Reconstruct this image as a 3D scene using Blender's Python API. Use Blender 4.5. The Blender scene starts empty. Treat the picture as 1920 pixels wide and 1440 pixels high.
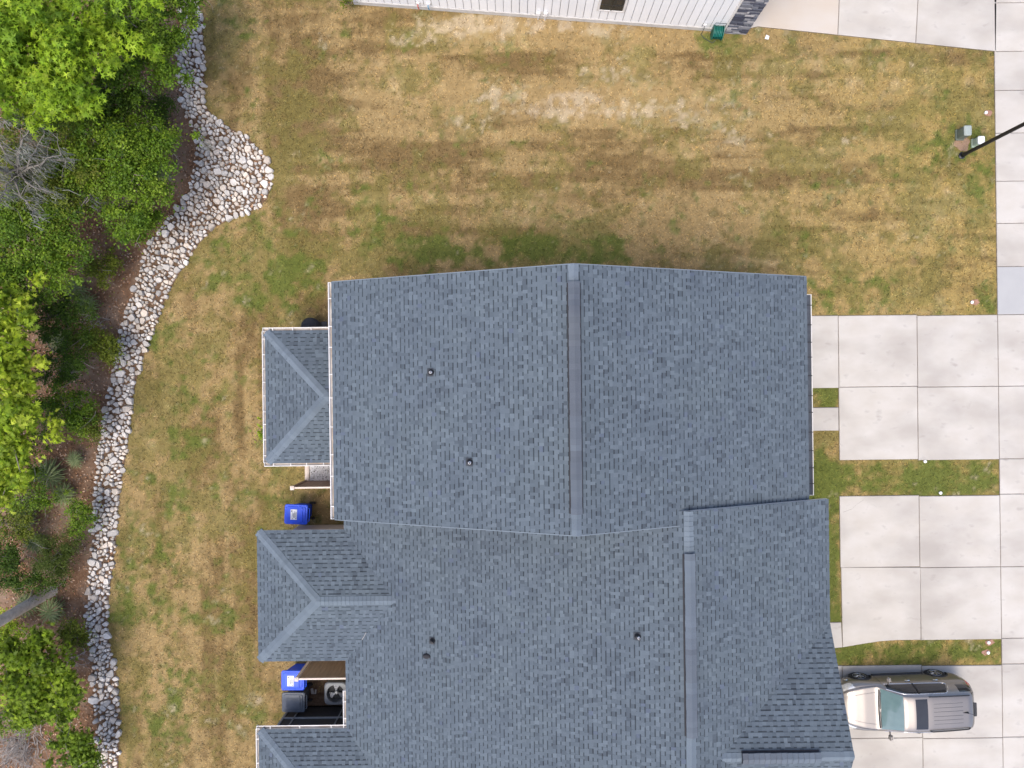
import bpy, math, random
import numpy as np
from mathutils import Vector, Matrix

R = random.Random(7)
NR = np.random.RandomState(11)
scn = bpy.context.scene
COL = scn.collection

# ------------------------------------------------------------------ camera, sky, sun, exposure
CAM_H = 27.2                       # drone height above the ground (m)
FPX = 1333.33                      # focal length in pixels of the 1920 px wide photograph
ROT = math.radians(0.7)
cam_d = bpy.data.cameras.new('camera'); cam_d.sensor_width = 36.0; cam_d.lens = 36.0 * FPX / 1920.0
cam_d.clip_start = 0.5; cam_d.clip_end = 2000.0
cam = bpy.data.objects.new('camera', cam_d); COL.objects.link(cam)
cam.location = (0, 0, CAM_H); cam.rotation_euler = (0, 0, -ROT)
scn.camera = cam

SUN_EL = math.radians(67); SUN_AZ = math.radians(206)      # clockwise from +Y
world = bpy.data.worlds.new('World'); scn.world = world; world.use_nodes = True
wn = world.node_tree.nodes; wl_ = world.node_tree.links
bg = wn['Background']
sky = wn.new('ShaderNodeTexSky'); sky.sky_type = 'NISHITA'; sky.sun_disc = False
sky.sun_elevation = SUN_EL; sky.sun_rotation = SUN_AZ
sky.air_density = 0.5; sky.dust_density = 2.5; sky.ozone_density = 0.4
wl_.new(sky.outputs[0], bg.inputs[0]); bg.inputs[1].default_value = 0.15
sun_d = bpy.data.lights.new('sun', 'SUN'); sun_d.energy = 0.75; sun_d.angle = math.radians(30)
sun_d.color = (1.0, 0.93, 0.82)
sun = bpy.data.objects.new('sun', sun_d); COL.objects.link(sun)
sd = Vector((math.sin(SUN_AZ) * math.cos(SUN_EL), math.cos(SUN_AZ) * math.cos(SUN_EL), math.sin(SUN_EL)))
sun.rotation_euler = sd.to_track_quat('Z', 'Y').to_euler(); sun.location = sd * 60
vs = scn.view_settings
vs.view_transform = 'Standard'; vs.look = 'None'; vs.gamma = 1.0; vs.use_curve_mapping = False
vs.exposure = 1.52
scn.cycles.max_bounces = 6

# ------------------------------------------------------------------ helpers
CR, SR = math.cos(ROT), math.sin(ROT)
def P(px, py, z=0.0):
    u, v = px - 960.0, 720.0 - py
    k = (CAM_H - z) / FPX
    return Vector(((u * CR + v * SR) * k, (-u * SR + v * CR) * k, z))
def P2(px, py, z=0.0):
    p = P(px, py, z); return (p.x, p.y)

WL = {}                            # world location of every object's origin
def put(o, loc, parent=None):
    loc = Vector(loc); WL[o.name] = loc
    COL.objects.link(o) if o.name not in COL.objects else None
    if parent is not None:
        o.parent = parent; o.location = loc - WL[parent.name]
    else:
        o.location = loc
    return o
def tag(o, label=None, cat=None, group=None, kind=None):
    if label: o['label'] = label
    if cat: o['category'] = cat
    if group: o['group'] = group
    if kind: o['kind'] = kind
    return o
def empty(name, loc, label, cat, group=None):
    o = bpy.data.objects.new(name, None); o.empty_display_size = 0.3
    put(o, loc); return tag(o, label, cat, group)
def setcol(me, cols, n):
    at = me.color_attributes.new('col', 'FLOAT_COLOR', 'POINT')
    c = np.ones((n, 4), np.float32); c[:, :3] = cols
    at.data.foreach_set('color', c.ravel())
def np_mesh(name, V, F, cols=None, smooth=False):
    V = np.asarray(V, np.float32); F = np.asarray(F, np.int32)
    me = bpy.data.meshes.new(name); n, m = F.shape
    me.vertices.add(len(V)); me.vertices.foreach_set('co', V.ravel())
    me.loops.add(n * m); me.loops.foreach_set('vertex_index', F.ravel())
    me.polygons.add(n); me.polygons.foreach_set('loop_start', np.arange(0, n * m, m, dtype=np.int32))
    if smooth: me.polygons.foreach_set('use_smooth', np.ones(n, bool))
    me.update(calc_edges=True)
    if cols is not None: setcol(me, cols, len(V))
    return me
class MB:
    def __init__(s): s.v = []; s.f = []; s.c = []; s.cur = (1, 1, 1)
    def vert(s, p): s.v.append(tuple(p)); s.c.append(s.cur); return len(s.v) - 1
    def face(s, pts): s.f.append([s.vert(p) for p in pts])
    def box(s, c, d, M=None):
        cx, cy, cz = c; dx, dy, dz = [a / 2 for a in d]
        b = len(s.v)
        for sx in (-1, 1):
            for sy in (-1, 1):
                for sz in (-1, 1):
                    p = Vector((sx * dx, sy * dy, sz * dz))
                    if M is not None: p = M @ p
                    s.vert((cx + p.x, cy + p.y, cz + p.z))
        for q in ((0,1,3,2),(4,6,7,5),(0,4,5,1),(2,3,7,6),(0,2,6,4),(1,5,7,3)): s.f.append([b + i for i in q])
        return s
    def bbox(s, c, d, bev=0.01, M=None):
        """box with chamfered edges (rounded look)"""
        cx, cy, cz = c; b = len(s.v); h = [a / 2 for a in d]; bev = min(bev, min(h) * 0.9)
        idx = {}
        for sx in (-1, 1):
            for sy in (-1, 1):
                for sz in (-1, 1):
                    for ax in range(3):
                        q = [sx * (h[0] - bev), sy * (h[1] - bev), sz * (h[2] - bev)]
                        q[ax] = (sx, sy, sz)[ax] * h[ax]
                        p = Vector(q)
                        if M is not None: p = M @ p
                        idx[(sx, sy, sz, ax)] = s.vert((cx + p.x, cy + p.y, cz + p.z))
        for ax in range(3):
            o1, o2 = [(1, 2), (2, 0), (0, 1)][ax]
            for sg in (-1, 1):
                ring = []
                for a, c2 in ((-1, -1), (1, -1), (1, 1), (-1, 1)):
                    k = [0, 0, 0]; k[ax] = sg; k[o1] = a; k[o2] = c2
                    ring.append(idx[(*k, ax)])
                s.f.append(ring if sg > 0 else ring[::-1])
            for a in (-1, 1):                      # edges running along ax
                for c2 in (-1, 1):
                    k1 = [0, 0, 0]; k1[o1] = a; k1[o2] = c2
                    k1[ax] = -1; k2 = list(k1); k2[ax] = 1
                    s.f.append([idx[(*k1, o1)], idx[(*k2, o1)], idx[(*k2, o2)], idx[(*k1, o2)]])
        for sx in (-1, 1):
            for sy in (-1, 1):
                for sz in (-1, 1): s.f.append([idx[(sx, sy, sz, a)] for a in range(3)])
        return s
    def tube(s, pts, rad, n=8, cap=True):
        pts = [Vector(p) for p in pts]
        rads = rad if hasattr(rad, '__len__') else [rad] * len(pts)
        rings = []
        for i, p in enumerate(pts):
            a = pts[max(i - 1, 0)]; b = pts[min(i + 1, len(pts) - 1)]
            d = (b - a).normalized() if (b - a).length > 1e-9 else Vector((0, 0, 1))
            up = Vector((0, 0, 1)) if abs(d.z) < 0.95 else Vector((1, 0, 0))
            e1 = d.cross(up).normalized(); e2 = d.cross(e1)
            rings.append([s.vert(p + (e1 * math.cos(t) + e2 * math.sin(t)) * rads[i]) for t in [2 * math.pi * k / n for k in range(n)]])
        for r0, r1 in zip(rings, rings[1:]):
            for k in range(n): s.f.append([r0[k], r0[(k + 1) % n], r1[(k + 1) % n], r1[k]])
        if cap: s.f.append(rings[0]); s.f.append(rings[-1][::-1])
        return s
    def lathe(s, c, prof, n=16, M=None, sx=1, sy=1):
        c = Vector(c); rings = []
        for r, z in prof:
            ring = []
            for k in range(n):
                t = 2 * math.pi * k / n; p = Vector((r * math.cos(t) * sx, r * math.sin(t) * sy, z))
                if M is not None: p = M @ p
                ring.append(s.vert(c + p))
            rings.append(ring)
        for r0, r1 in zip(rings, rings[1:]):
            for k in range(n): s.f.append([r0[k], r0[(k + 1) % n], r1[(k + 1) % n], r1[k]])
        s.f.append(rings[0][::-1]); s.f.append(rings[-1])
        return s
    def prism(s, poly, z0, z1):
        a = [s.vert((x, y, z0)) for x, y in poly]; b = [s.vert((x, y, z1)) for x, y in poly]; n = len(poly)
        s.f.append(a[::-1]); s.f.append(b)
        for i in range(n): s.f.append([a[i], a[(i + 1) % n], b[(i + 1) % n], b[i]])
        return s
    def build(s, name, mat, parent=None, loc=None, smooth=False, col=False):
        V = np.array(s.v, np.float64)
        if loc is None:
            loc = WL[parent.name] if parent is not None else Vector((V[:, 0].mean(), V[:, 1].mean(), V[:, 2].min()))
        loc = Vector(loc)
        V = V - np.array(loc)
        me = bpy.data.meshes.new(name); me.from_pydata(V.tolist(), [], s.f)
        if smooth: me.polygons.foreach_set('use_smooth', np.ones(len(me.polygons), bool))
        me.update()
        if col: setcol(me, np.array(s.c, np.float32), len(s.v))
        me.materials.append(mat)
        o = bpy.data.objects.new(name, me); put(o, loc, parent)
        return o
def obj(name, me, mat, parent=None, loc=(0, 0, 0)):
    if not me.materials: me.materials.append(mat)
    o = bpy.data.objects.new(name, me); return put(o, loc, parent)
def fix_normals(o):
    import bmesh
    bm = bmesh.new(); bm.from_mesh(o.data); bmesh.ops.recalc_face_normals(bm, faces=bm.faces); bm.to_mesh(o.data); bm.free()
    return o

# ------------------------------------------------------------------ materials
def mat(name, c1, c2=None, scale=6.0, rough=0.8, metal=0.0, bump=0.0, bscale=None, attr=False, transl=0.0,
        coat=0.0, spec=0.5, detail=4.0, objrand=0.0, stretch=(1, 1, 1), island=0.0, c3=None, scale3=0.5, c4=None, scale4=5.0, lo4=.66, hi4=.74):
    m = bpy.data.materials.new(name); m.use_nodes = True
    nt = m.node_tree; N = nt.nodes; L = nt.links; b = N['Principled BSDF']
    b.inputs['Roughness'].default_value = rough; b.inputs['Metallic'].default_value = metal
    b.inputs['Coat Weight'].default_value = coat; b.inputs['Coat Roughness'].default_value = 0.05
    b.inputs['Specular IOR Level'].default_value = spec
    geo = N.new('ShaderNodeNewGeometry'); mp = N.new('ShaderNodeMapping')
    mp.inputs['Scale'].default_value = stretch
    L.new(geo.outputs['Position'], mp.inputs['Vector'])
    def noise(sc, det=detail):
        n = N.new('ShaderNodeTexNoise'); n.inputs['Scale'].default_value = sc; n.inputs['Detail'].default_value = det
        L.new(mp.outputs[0], n.inputs['Vector']); return n
    def mix(fac, a, bb, typ='MIX'):
        x = N.new('ShaderNodeMix'); x.data_type = 'RGBA'; x.blend_type = typ
        if hasattr(fac, 'type'): L.new(fac, x.inputs[0])
        else: x.inputs[0].default_value = fac
        for s_, i in ((a, 6), (bb, 7)):
            if hasattr(s_, 'type') and not isinstance(s_, tuple): L.new(s_, x.inputs[i])
            else: x.inputs[i].default_value = (*s_, 1)
        return x.outputs[2]
    def ramp(sock, lo, hi):
        r = N.new('ShaderNodeMapRange'); r.inputs[1].default_value = lo; r.inputs[2].default_value = hi
        L.new(sock, r.inputs[0]); return r.outputs[0]
    if c2 is None: c2 = tuple(x * 0.8 for x in c1)
    col = mix(ramp(noise(scale).outputs['Fac'], 0.32, 0.68), c1, c2)
    if c3 is not None: col = mix(ramp(noise(scale3).outputs['Fac'], 0.45, 0.7), col, c3)
    if c4 is not None: col = mix(ramp(noise(scale4, 3).outputs['Fac'], lo4, hi4), col, c4)
    if attr:
        a = N.new('ShaderNodeAttribute'); a.attribute_name = 'col'
        col = mix(1.0, a.outputs['Color'], col, 'MULTIPLY')
    if objrand or island:
        if objrand: src = N.new('ShaderNodeObjectInfo').outputs['Random']; amt = objrand
        else: src = geo.outputs['Random Per Island']; amt = island
        r = N.new('ShaderNodeMapRange'); r.inputs[3].default_value = 1 - amt; r.inputs[4].default_value = 1 + amt
        L.new(src, r.inputs[0])
        hs = N.new('ShaderNodeHueSaturation'); L.new(r.outputs[0], hs.inputs['Value']); L.new(col, hs.inputs['Color']); col = hs.outputs[0]
    L.new(col, b.inputs['Base Color'])
    if bump:
        bn = N.new('ShaderNodeBump'); bn.inputs['Strength'].default_value = bump; bn.inputs['Distance'].default_value = 0.02
        L.new(noise(bscale or scale * 6, 6).outputs['Fac'], bn.inputs['Height']); L.new(bn.outputs[0], b.inputs['Normal'])
    if transl:
        t = N.new('ShaderNodeBsdfTranslucent'); L.new(col, t.inputs[0])
        ms = N.new('ShaderNodeMixShader'); ms.inputs[0].default_value = transl
        L.new(b.outputs[0], ms.inputs[1]); L.new(t.outputs[0], ms.inputs[2])
        L.new(ms.outputs[0], N['Material Output'].inputs[0])
    return m
WHT = (1, 1, 1)
M = {}
M['lawn'] = mat('lawn_soil', (0.86, 0.86, 0.86), (1.0, 1.0, 1.0), 14, 0.95, bump=0.6, bscale=60, attr=True, spec=0.1)
M['blade'] = mat('grass_blade', WHT, (0.85, 0.85, 0.85), 20, 0.8, attr=True, spec=0.15, transl=0.25)
M['far'] = mat('far_grass', (0.20, 0.17, 0.06), (0.26, 0.18, 0.07), 0.6, 0.95, spec=0.1)
M['mulch'] = mat('mulch', (0.125, 0.070, 0.040), (0.205, 0.122, 0.074), 9, 0.95, bump=1.0, bscale=45, spec=0.1, c3=(0.25, 0.18, 0.13), scale3=0.9)
M['litter'] = mat('leaf_litter', WHT, (0.8, 0.8, 0.8), 30, 0.9, attr=True, spec=0.15)
M['bed'] = mat('stone_bed_soil', (0.10, 0.065, 0.04), (0.16, 0.105, 0.07), 12, 0.95, bump=0.8, spec=0.1)
M['stone'] = mat('quarry_stone', (0.55, 0.522, 0.485), (0.45, 0.43, 0.40), 9, 0.85, bump=0.5, bscale=28, attr=True, spec=0.2)
M['conc'] = mat('concrete', (0.41, 0.382, 0.338), (0.455, 0.434, 0.396), 1.5, 0.85, bump=0.15, bscale=70, objrand=0.035, spec=0.2,
                stretch=(0.7, 1.15, 1), c3=(0.325, 0.302, 0.270), scale3=0.5, detail=9.0, c4=(0.27, 0.25, 0.225), scale4=3.0, lo4=.62, hi4=.86)
M['conc_tan'] = mat('concrete_tan', (0.44, 0.375, 0.30), (0.46, 0.42, 0.37), 0.8, 0.85, bump=0.15, bscale=70, objrand=0.03, spec=0.2, stretch=(0.7, 1.15, 1), detail=9.0)
M['conc_grey'] = mat('concrete_grey', (0.325, 0.328, 0.325), (0.355, 0.355, 0.35), 1.2, 0.85, bump=0.15, bscale=70, spec=0.2)
M['joint'] = mat('joint_filler', (0.20, 0.172, 0.145), (0.12, 0.105, 0.09), 8, 0.95, spec=0.1)
M['asphalt'] = mat('asphalt', (0.05, 0.05, 0.052), (0.065, 0.063, 0.06), 20, 0.9)
M['shingle'] = mat('asphalt_shingle', (0.93, 0.93, 0.93), (1.06, 1.06, 1.06), 40, 0.92, attr=True, spec=0.12, bump=0.35, bscale=160, c3=(1.05, 1.05, 1.02), scale3=0.45, c4=(.88, .88, .90), scale4=.8, lo4=.55, hi4=.75)
M['deck'] = mat('roof_deck', (0.045, 0.052, 0.062), None, 5, 0.9)
M['fascia'] = mat('white_trim', (0.66, 0.645, 0.62), (0.60, 0.585, 0.56), 3, 0.6)
M['gutter_dirt'] = mat('gutter_inside', (0.40, 0.345, 0.29), (0.24, 0.19, 0.15), 4, 0.9, c3=(0.55, 0.52, 0.48), scale3=2.0)
M['gutter_shade'] = mat('gutter_eave_shade', (0.05, 0.06, 0.075), (0.035, 0.042, 0.055), 8, 0.8)  # eave shade put into the colour of the pent gutter's inside
M['drip'] = mat('drip_edge', (0.155, 0.188, 0.217), (0.135, 0.165, 0.19), 6, 0.9)
M['gable'] = mat('bounce_cutting_dark', (0.10, 0.115, 0.13), (0.085, 0.10, 0.115), 3, 0.8)  # invented dark tone, keeps the wall from bouncing light
M['siding'] = mat('beige_siding', (0.74, 0.64, 0.50), (0.69, 0.60, 0.48), 2, 0.7)
M['white_board'] = mat('white_board', (0.76, 0.77, 0.775), (0.72, 0.735, 0.745), 1.2, 0.65, objrand=0.02)
M['groove'] = mat('board_groove', (0.46, 0.47, 0.48), None, 4, 0.9)
M['found'] = mat('foundation', (0.50, 0.49, 0.47), (0.42, 0.41, 0.39), 5, 0.9)
M['veneer'] = mat('ledge_stone', WHT, (0.75, 0.75, 0.78), 12, 0.85, attr=True, bump=0.4)
M['glass_dark'] = mat('dark_glass', (0.018, 0.022, 0.028), None, 3, 0.08, spec=0.6)
M['black'] = mat('black_plastic', (0.014, 0.014, 0.016), (0.02, 0.02, 0.022), 10, 0.55)
M['blackpaint'] = mat('black_metal', (0.012, 0.012, 0.015), None, 6, 0.3)
M['blackmatte'] = mat('black_cover', (0.016, 0.016, 0.019), (0.026, 0.026, 0.03), 9, 0.85, bump=0.4, bscale=12)
M['rubber'] = mat('tyre_rubber', (0.02, 0.02, 0.021), None, 20, 0.85)
M['blue'] = mat('blue_bin_plastic', (0.004, 0.075, 0.72), (0.004, 0.062, 0.60), 6, 0.5, c3=(0.02, 0.085, 0.60), scale3=3.0)
M['grey_bin'] = mat('grey_bin_plastic', (0.085, 0.105, 0.13), (0.07, 0.085, 0.105), 6, 0.4)
M['white'] = mat('white_plastic', (0.75, 0.75, 0.75), (0.70, 0.70, 0.70), 8, 0.5)
M['print'] = mat('label_print', (0.06, 0.07, 0.12), None, 8, 0.6)
M['fence'] = mat('fence_board', (0.27, 0.205, 0.145), (0.22, 0.165, 0.115), 5, 0.75, stretch=(6, 6, 0.6), objrand=0.06)
M['fence_dark'] = mat('fence_board_weathered', (0.20, 0.145, 0.12), (0.15, 0.11, 0.09), 5, 0.75, stretch=(6, 6, 0.6), objrand=0.06)
M['fence_trim'] = mat('fence_trim', (0.60, 0.52, 0.45), (0.55, 0.47, 0.40), 5, 0.6)
M['ac'] = mat('ac_grey', (0.15, 0.165, 0.175), (0.12, 0.13, 0.14), 4, 0.5, metal=0.2)
M['fan'] = mat('fan_blade', (0.38, 0.40, 0.41), (0.3, 0.31, 0.32), 6, 0.4, metal=0.4)
M['screen'] = mat('insect_screen', (0.035, 0.034, 0.033), (0.045, 0.043, 0.04), 8, 0.7)
M['frame_grey'] = mat('screen_frame', (0.30, 0.31, 0.31), (0.24, 0.25, 0.25), 5, 0.5)
M['pebble'] = mat('pebble', WHT, (0.9, 0.9, 0.9), 30, 0.8, attr=True)
M['util'] = mat('utility_green', (0.12, 0.145, 0.115), (0.10, 0.12, 0.095), 6, 0.6)
M['util_top'] = mat('utility_green_top', (0.30, 0.34, 0.31), (0.27, 0.31, 0.28), 6, 0.55)
M['util_white'] = mat('utility_white', (0.78, 0.79, 0.78), None, 6, 0.5)
M['util_pale'] = mat('utility_pale_green', (0.30, 0.38, 0.29), (0.26, 0.33, 0.26), 6, 0.6)
M['dirt_red'] = mat('red_dirt', (0.33, 0.18, 0.13), (0.26, 0.15, 0.10), 25, 0.95, bump=0.6, bscale=50)
M['dirt'] = mat('bare_soil', (0.30, 0.20, 0.13), (0.22, 0.14, 0.09), 25, 0.95, bump=0.8, bscale=50)
M['hose'] = mat('green_hose', (0.004, 0.14, 0.105), (0.004, 0.10, 0.08), 10, 0.45)
M['wire'] = mat('dark_wire', (0.05, 0.06, 0.06), None, 10, 0.5)
M['redpipe'] = mat('red_valve', (0.45, 0.05, 0.04), None, 10, 0.5)
M['bluepipe'] = mat('blue_valve', (0.05, 0.22, 0.38), None, 10, 0.5)
M['leaf'] = mat('leaf', WHT, (0.82, 0.85, 0.8), 6, 0.55, attr=True, spec=0.25, transl=0.42)
M['frond'] = mat('palmetto_frond', (0.19, 0.255, 0.095), (0.28, 0.33, 0.15), 5, 0.5, objrand=0.2, transl=0.25, spec=0.3)
M['frond_dry'] = mat('dry_frond', (0.34, 0.24, 0.13), (0.42, 0.32, 0.2), 5, 0.8, objrand=0.2)
M['bark'] = mat('bark', (0.17, 0.135, 0.115), (0.26, 0.225, 0.20), 14, 0.95, bump=0.8, bscale=40, stretch=(1, 1, 0.4))
M['bark_pale'] = mat('pale_bark', (0.40, 0.365, 0.33), (0.29, 0.262, 0.235), 9, 0.95, bump=0.5, bscale=40)
M['bark_tan'] = mat('tan_bark', (0.52, 0.44, 0.36), (0.38, 0.32, 0.26), 9, 0.95, bump=0.5, bscale=40)
M['bark_grey'] = mat('grey_bark', (0.19, 0.172, 0.15), (0.14, 0.128, 0.11), 9, 0.95)
M['moss'] = mat('spanish_moss', (0.25, 0.25, 0.205), (0.34, 0.335, 0.285), 9, 0.95, transl=0.2, spec=0.1)
M['gravel'] = mat('white_gravel', (0.82, 0.82, 0.82), (0.65, 0.65, 0.65), 40, 0.9, bump=0.8)
M['paint'] = mat('taupe_metallic_paint', (0.275, 0.252, 0.23), None, 400, 0.40, metal=0.75, coat=0.6)
M['chrome'] = mat('chrome', (0.75, 0.75, 0.76), None, 10, 0.12, metal=1.0)
M['alloy'] = mat('alloy', (0.62, 0.62, 0.63), None, 10, 0.3, metal=0.9)
M['windshield'] = mat('windshield_glass', (0.12, 0.19, 0.195), (0.10, 0.165, 0.17), 3, 0.06, spec=0.9)
M['headlamp'] = mat('headlamp_lens', (0.55, 0.55, 0.52), (0.75, 0.75, 0.72), 18, 0.1, metal=0.5, coat=1.0)
M['tail'] = mat('tail_lamp', (0.55, 0.015, 0.02), None, 10, 0.15, coat=1.0)
M['gold'] = mat('gold_badge', (0.65, 0.42, 0.08), None, 10, 0.3, metal=0.8)

# ------------------------------------------------------------------ numpy noise and polygon tests
_lat = NR.rand(8, 128, 128)
def vnoise(x, y, k=0):
    xi = np.floor(x).astype(int); yi = np.floor(y).astype(int)
    fx = x - xi; fy = y - yi; fx = fx * fx * (3 - 2 * fx); fy = fy * fy * (3 - 2 * fy)
    T = _lat[k % 8]; a = T[xi % 128, yi % 128]; b = T[(xi + 1) % 128, yi % 128]; c = T[xi % 128, (yi + 1) % 128]; d = T[(xi + 1) % 128, (yi + 1) % 128]
    return (a * (1 - fx) + b * fx) * (1 - fy) + (c * (1 - fx) + d * fx) * fy
def fbm(x, y, s, k=0, oct=4, ax=1.0, ay=1.0):
    t = 0; w = 0; amp = 1.0; fx = ax / s; fy = ay / s
    for o in range(oct):
        t = t + amp * vnoise(x * fx + 17.3 * o + 5 * k, y * fy + 9.1 * o + 3 * k, k + o); w += amp; amp *= 0.55; fx *= 2.03; fy *= 2.03
    return t / w
def inpoly(x, y, poly):
    r = np.zeros(np.shape(x), bool); n = len(poly)
    for i in range(n):
        x0, y0 = poly[i]; x1, y1 = poly[(i + 1) % n]
        if y0 == y1: continue
        c = ((y0 > y) != (y1 > y)) & (x < (x1 - x0) * (y - y0) / (y1 - y0) + x0)
        r ^= c
    return r

# stone border outline (photo pixels): lawn side, wood side
EDGE_OUT = [(366,-70),(370,-20),(372,10),(380,45),(384,120),(383,195),(398,215),(430,240),(465,258),(490,285),(505,310),(510,345),(500,375),(480,393),(440,408),(405,425),(375,455),(350,490),(332,520),(310,562),(293,610),(275,650),(262,690),(250,740),(245,790),(240,830),(230,890),(222,940),(220,990),(216,1030),(208,1090),(203,1130),(202,1180),(208,1220),(217,1250),(222,1300),(225,1350),(224,1400),(222,1445),(222,1520)]
EDGE_IN = [(325,-70),(330,-20),(337,10),(345,45),(332,110),(340,170),(346,215),(366,250),(370,290),(362,330),(350,372),(328,398),(300,430),(276,460),(266,500),(255,540),(240,580),(228,620),(217,680),(205,740),(195,790),(188,830),(182,880),(178,930),(176,990),(172,1040),(168,1090),(165,1140),(161,1165),(169,1200),(175,1250),(178,1310),(182,1360),(185,1400),(187,1445),(187,1520)]
STONE_POLY = [P2(*p) for p in EDGE_OUT] + [P2(*p) for p in EDGE_IN[::-1]]
WOOD_POLY = [P2(*p) for p in EDGE_IN] + [(-60, -16.5), (-60, 16.5)]
LAWNSIDE_X = STONE_POLY[:len(EDGE_OUT)]

# concrete outlines (world metres, from photo pixels)
def rect(px0, py0, px1, py1, z=0.0):
    a = P(px0, (py0 + py1) / 2, z).x; b = P(px1, (py0 + py1) / 2, z).x
    c = P((px0 + px1) / 2, py0, z).y; d = P((px0 + px1) / 2, py1, z).y
    return a, d, b, c                       # x0, y0, x1, y1
ZS = 0.045
DRIVES = {
 'A': [rect(1571.5,591,1719,725), rect(1719,591,1867,725), rect(1572.5,725,1720,862), rect(1720,725,1867.5,862), rect(1480,592,1571.5,728)],
 'B': [rect(1574,929,1723,1063), rect(1723,929,1869,1063), rect(1725,1063,1871,1199)],
 'C': [rect(1579,1247,1728,1383), rect(1728,1247,1875,1383), rect(1581,1383,1730,1520), rect(1730,1383,1878,1520), rect(1480,1248,1579,1384), rect(1480,1384,1581,1520)],
}
WALK = rect(1480, 764, 1572, 808)
B_POLY = [P2(1576,1063), P2(1725,1063), P2(1726,1199.5), P2(1680,1200), P2(1650,1202), P2(1620,1206.5), P2(1579,1213.5)]
B_STEP = [P2(1500,1168), P2(1577,1166), P2(1579,1213.5), P2(1500,1221)]
SW_X0 = P(1867, 400).x
for _k in DRIVES: DRIVES[_k] = [tuple(SW_X0 if (i == 2 and abs(v - SW_X0) < .3) else v for i, v in enumerate(r)) for r in DRIVES[_k]]
SW_X1 = SW_X0 + 1.62
SW_J = [-160, -70, 6, 97, 170, 250, 340, 419, 500, 590, 724, 860, 926, 1062, 1196, 1244, 1381, 1520]
NB_EDGE = lambda x: 50 + (x - 1415) * 0.1042
NB_SLABS = [[P2(1396,NB_EDGE(1396)+8), P2(1420,NB_EDGE(1420)), P2(1570,NB_EDGE(1570)), P2(1577,-90), P2(1396,-90)],
            [P2(1570,NB_EDGE(1570)), P2(1716,NB_EDGE(1716)), P2(1725,-90), P2(1577,-90)],
            [P2(1716,NB_EDGE(1716)), P2(1866.5,NB_EDGE(1866)), P2(1869,-90), P2(1725,-90)]]
def rp(r): return [(r[0], r[1]), (r[2], r[1]), (r[2], r[3]), (r[0], r[3])]
CONC_POLYS = [rp(r) for k in DRIVES for r in DRIVES[k]] + [rp(WALK), B_POLY, B_STEP] + NB_SLABS + [[(SW_X0, -30), (SW_X1, -30), (SW_X1, 30), (SW_X0, 30)]]

# ------------------------------------------------------------------ lawn colour (its own patchy colour: dry, sandy, green)
BL = dict(
 green=[(1010,470,150,38,1.0),(760,475,130,35,.6),(680,430,60,40,.35),(560,480,60,50,.4),(1150,470,60,30,.4),(800,430,90,40,.35),(690,360,80,45,.35),(470,440,80,60,.4),(420,530,60,60,.45),(1770,235,60,60,.7),(1840,330,30,90,.5),
        (1690,310,60,45,.6),(1480,430,50,45,.55),(1500,350,40,30,.35),(1700,895,200,45,1.0),(1545,1050,30,180,1.2),(1540,880,25,60,.7),(1690,1225,200,40,1.1),(1548,747,30,30,.9),
        (280,650,60,70,.5),(330,900,70,120,.35),(260,1050,40,90,.35),(400,700,90,90,.25),(330,1150,90,90,.3),(560,530,70,40,.5),(520,1100,40,150,.3),(235,1150,25,25,.7),(290,1330,60,80,.45),(350,760,60,120,.25),(510,560,60,80,.4),(530,940,60,70,.35),(600,1235,40,40,.5),(480,1340,60,40,.3),
        (700,60,80,40,.15),(1640,540,120,60,.4),(1540,560,60,40,.35),(1850,560,30,60,.4),(1390,80,50,25,.6),(1320,75,25,15,.6),(390,1250,80,60,.15),(260,960,60,80,.15)],
 pale=[(1080,45,260,35,.8),(1060,215,140,14,.5),(950,175,150,20,.35),(860,50,120,40,.55),(1150,190,170,40,.42),(1290,210,130,40,.5),(1180,130,90,30,.5),(680,195,60,30,.45),(1000,200,200,40,.3),(440,560,20,30,.4),(560,600,45,20,.5),(620,640,20,20,.3),
       (1460,320,120,60,.35),(1460,60,40,25,.4),(480,1310,20,15,.6),(600,960,40,30,.35),(300,560,25,25,.4),(215,880,20,60,.35),(1370,250,80,40,.35),(470,130,50,60,.3),(1745,170,30,25,.4),(265,1000,30,60,.3),(450,1370,50,60,.2)],
 brown=[(1000,285,330,22,.8),(900,245,260,14,.5),(1350,300,200,14,.5),(1600,330,160,16,.35),(430,1000,45,200,.3),(415,1260,55,150,.35),(480,1130,30,250,.25),(1100,120,200,30,.4),(700,60,90,35,.45),(1020,140,130,40,.4),(1330,330,230,26,.4),(1130,345,250,22,.4),(740,495,40,25,.5),(590,170,90,80,.2),(1640,150,90,30,.35),(1360,270,60,25,.3),(360,820,40,90,.4),(430,1200,60,150,.3),
        (1560,420,80,60,.3),(460,620,40,40,.3),(640,270,90,50,.3),(1700,390,70,40,.3),(500,980,40,80,.25),(1420,120,90,30,.25)])
def blob(x, y, lst):
    t = np.zeros_like(x)
    for px, py, rx, ry, a in lst:
        c = P(px, py); t += a * np.exp(-(((x - c.x) / (rx * .0204)) ** 2 + ((y - c.y) / (ry * .0204)) ** 2))
    return np.clip(t, 0, 1.3)
def lerp3(a, b, t): return a + (np.asarray(b, float) - a) * np.clip(t, 0, 1)[:, None]
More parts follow.
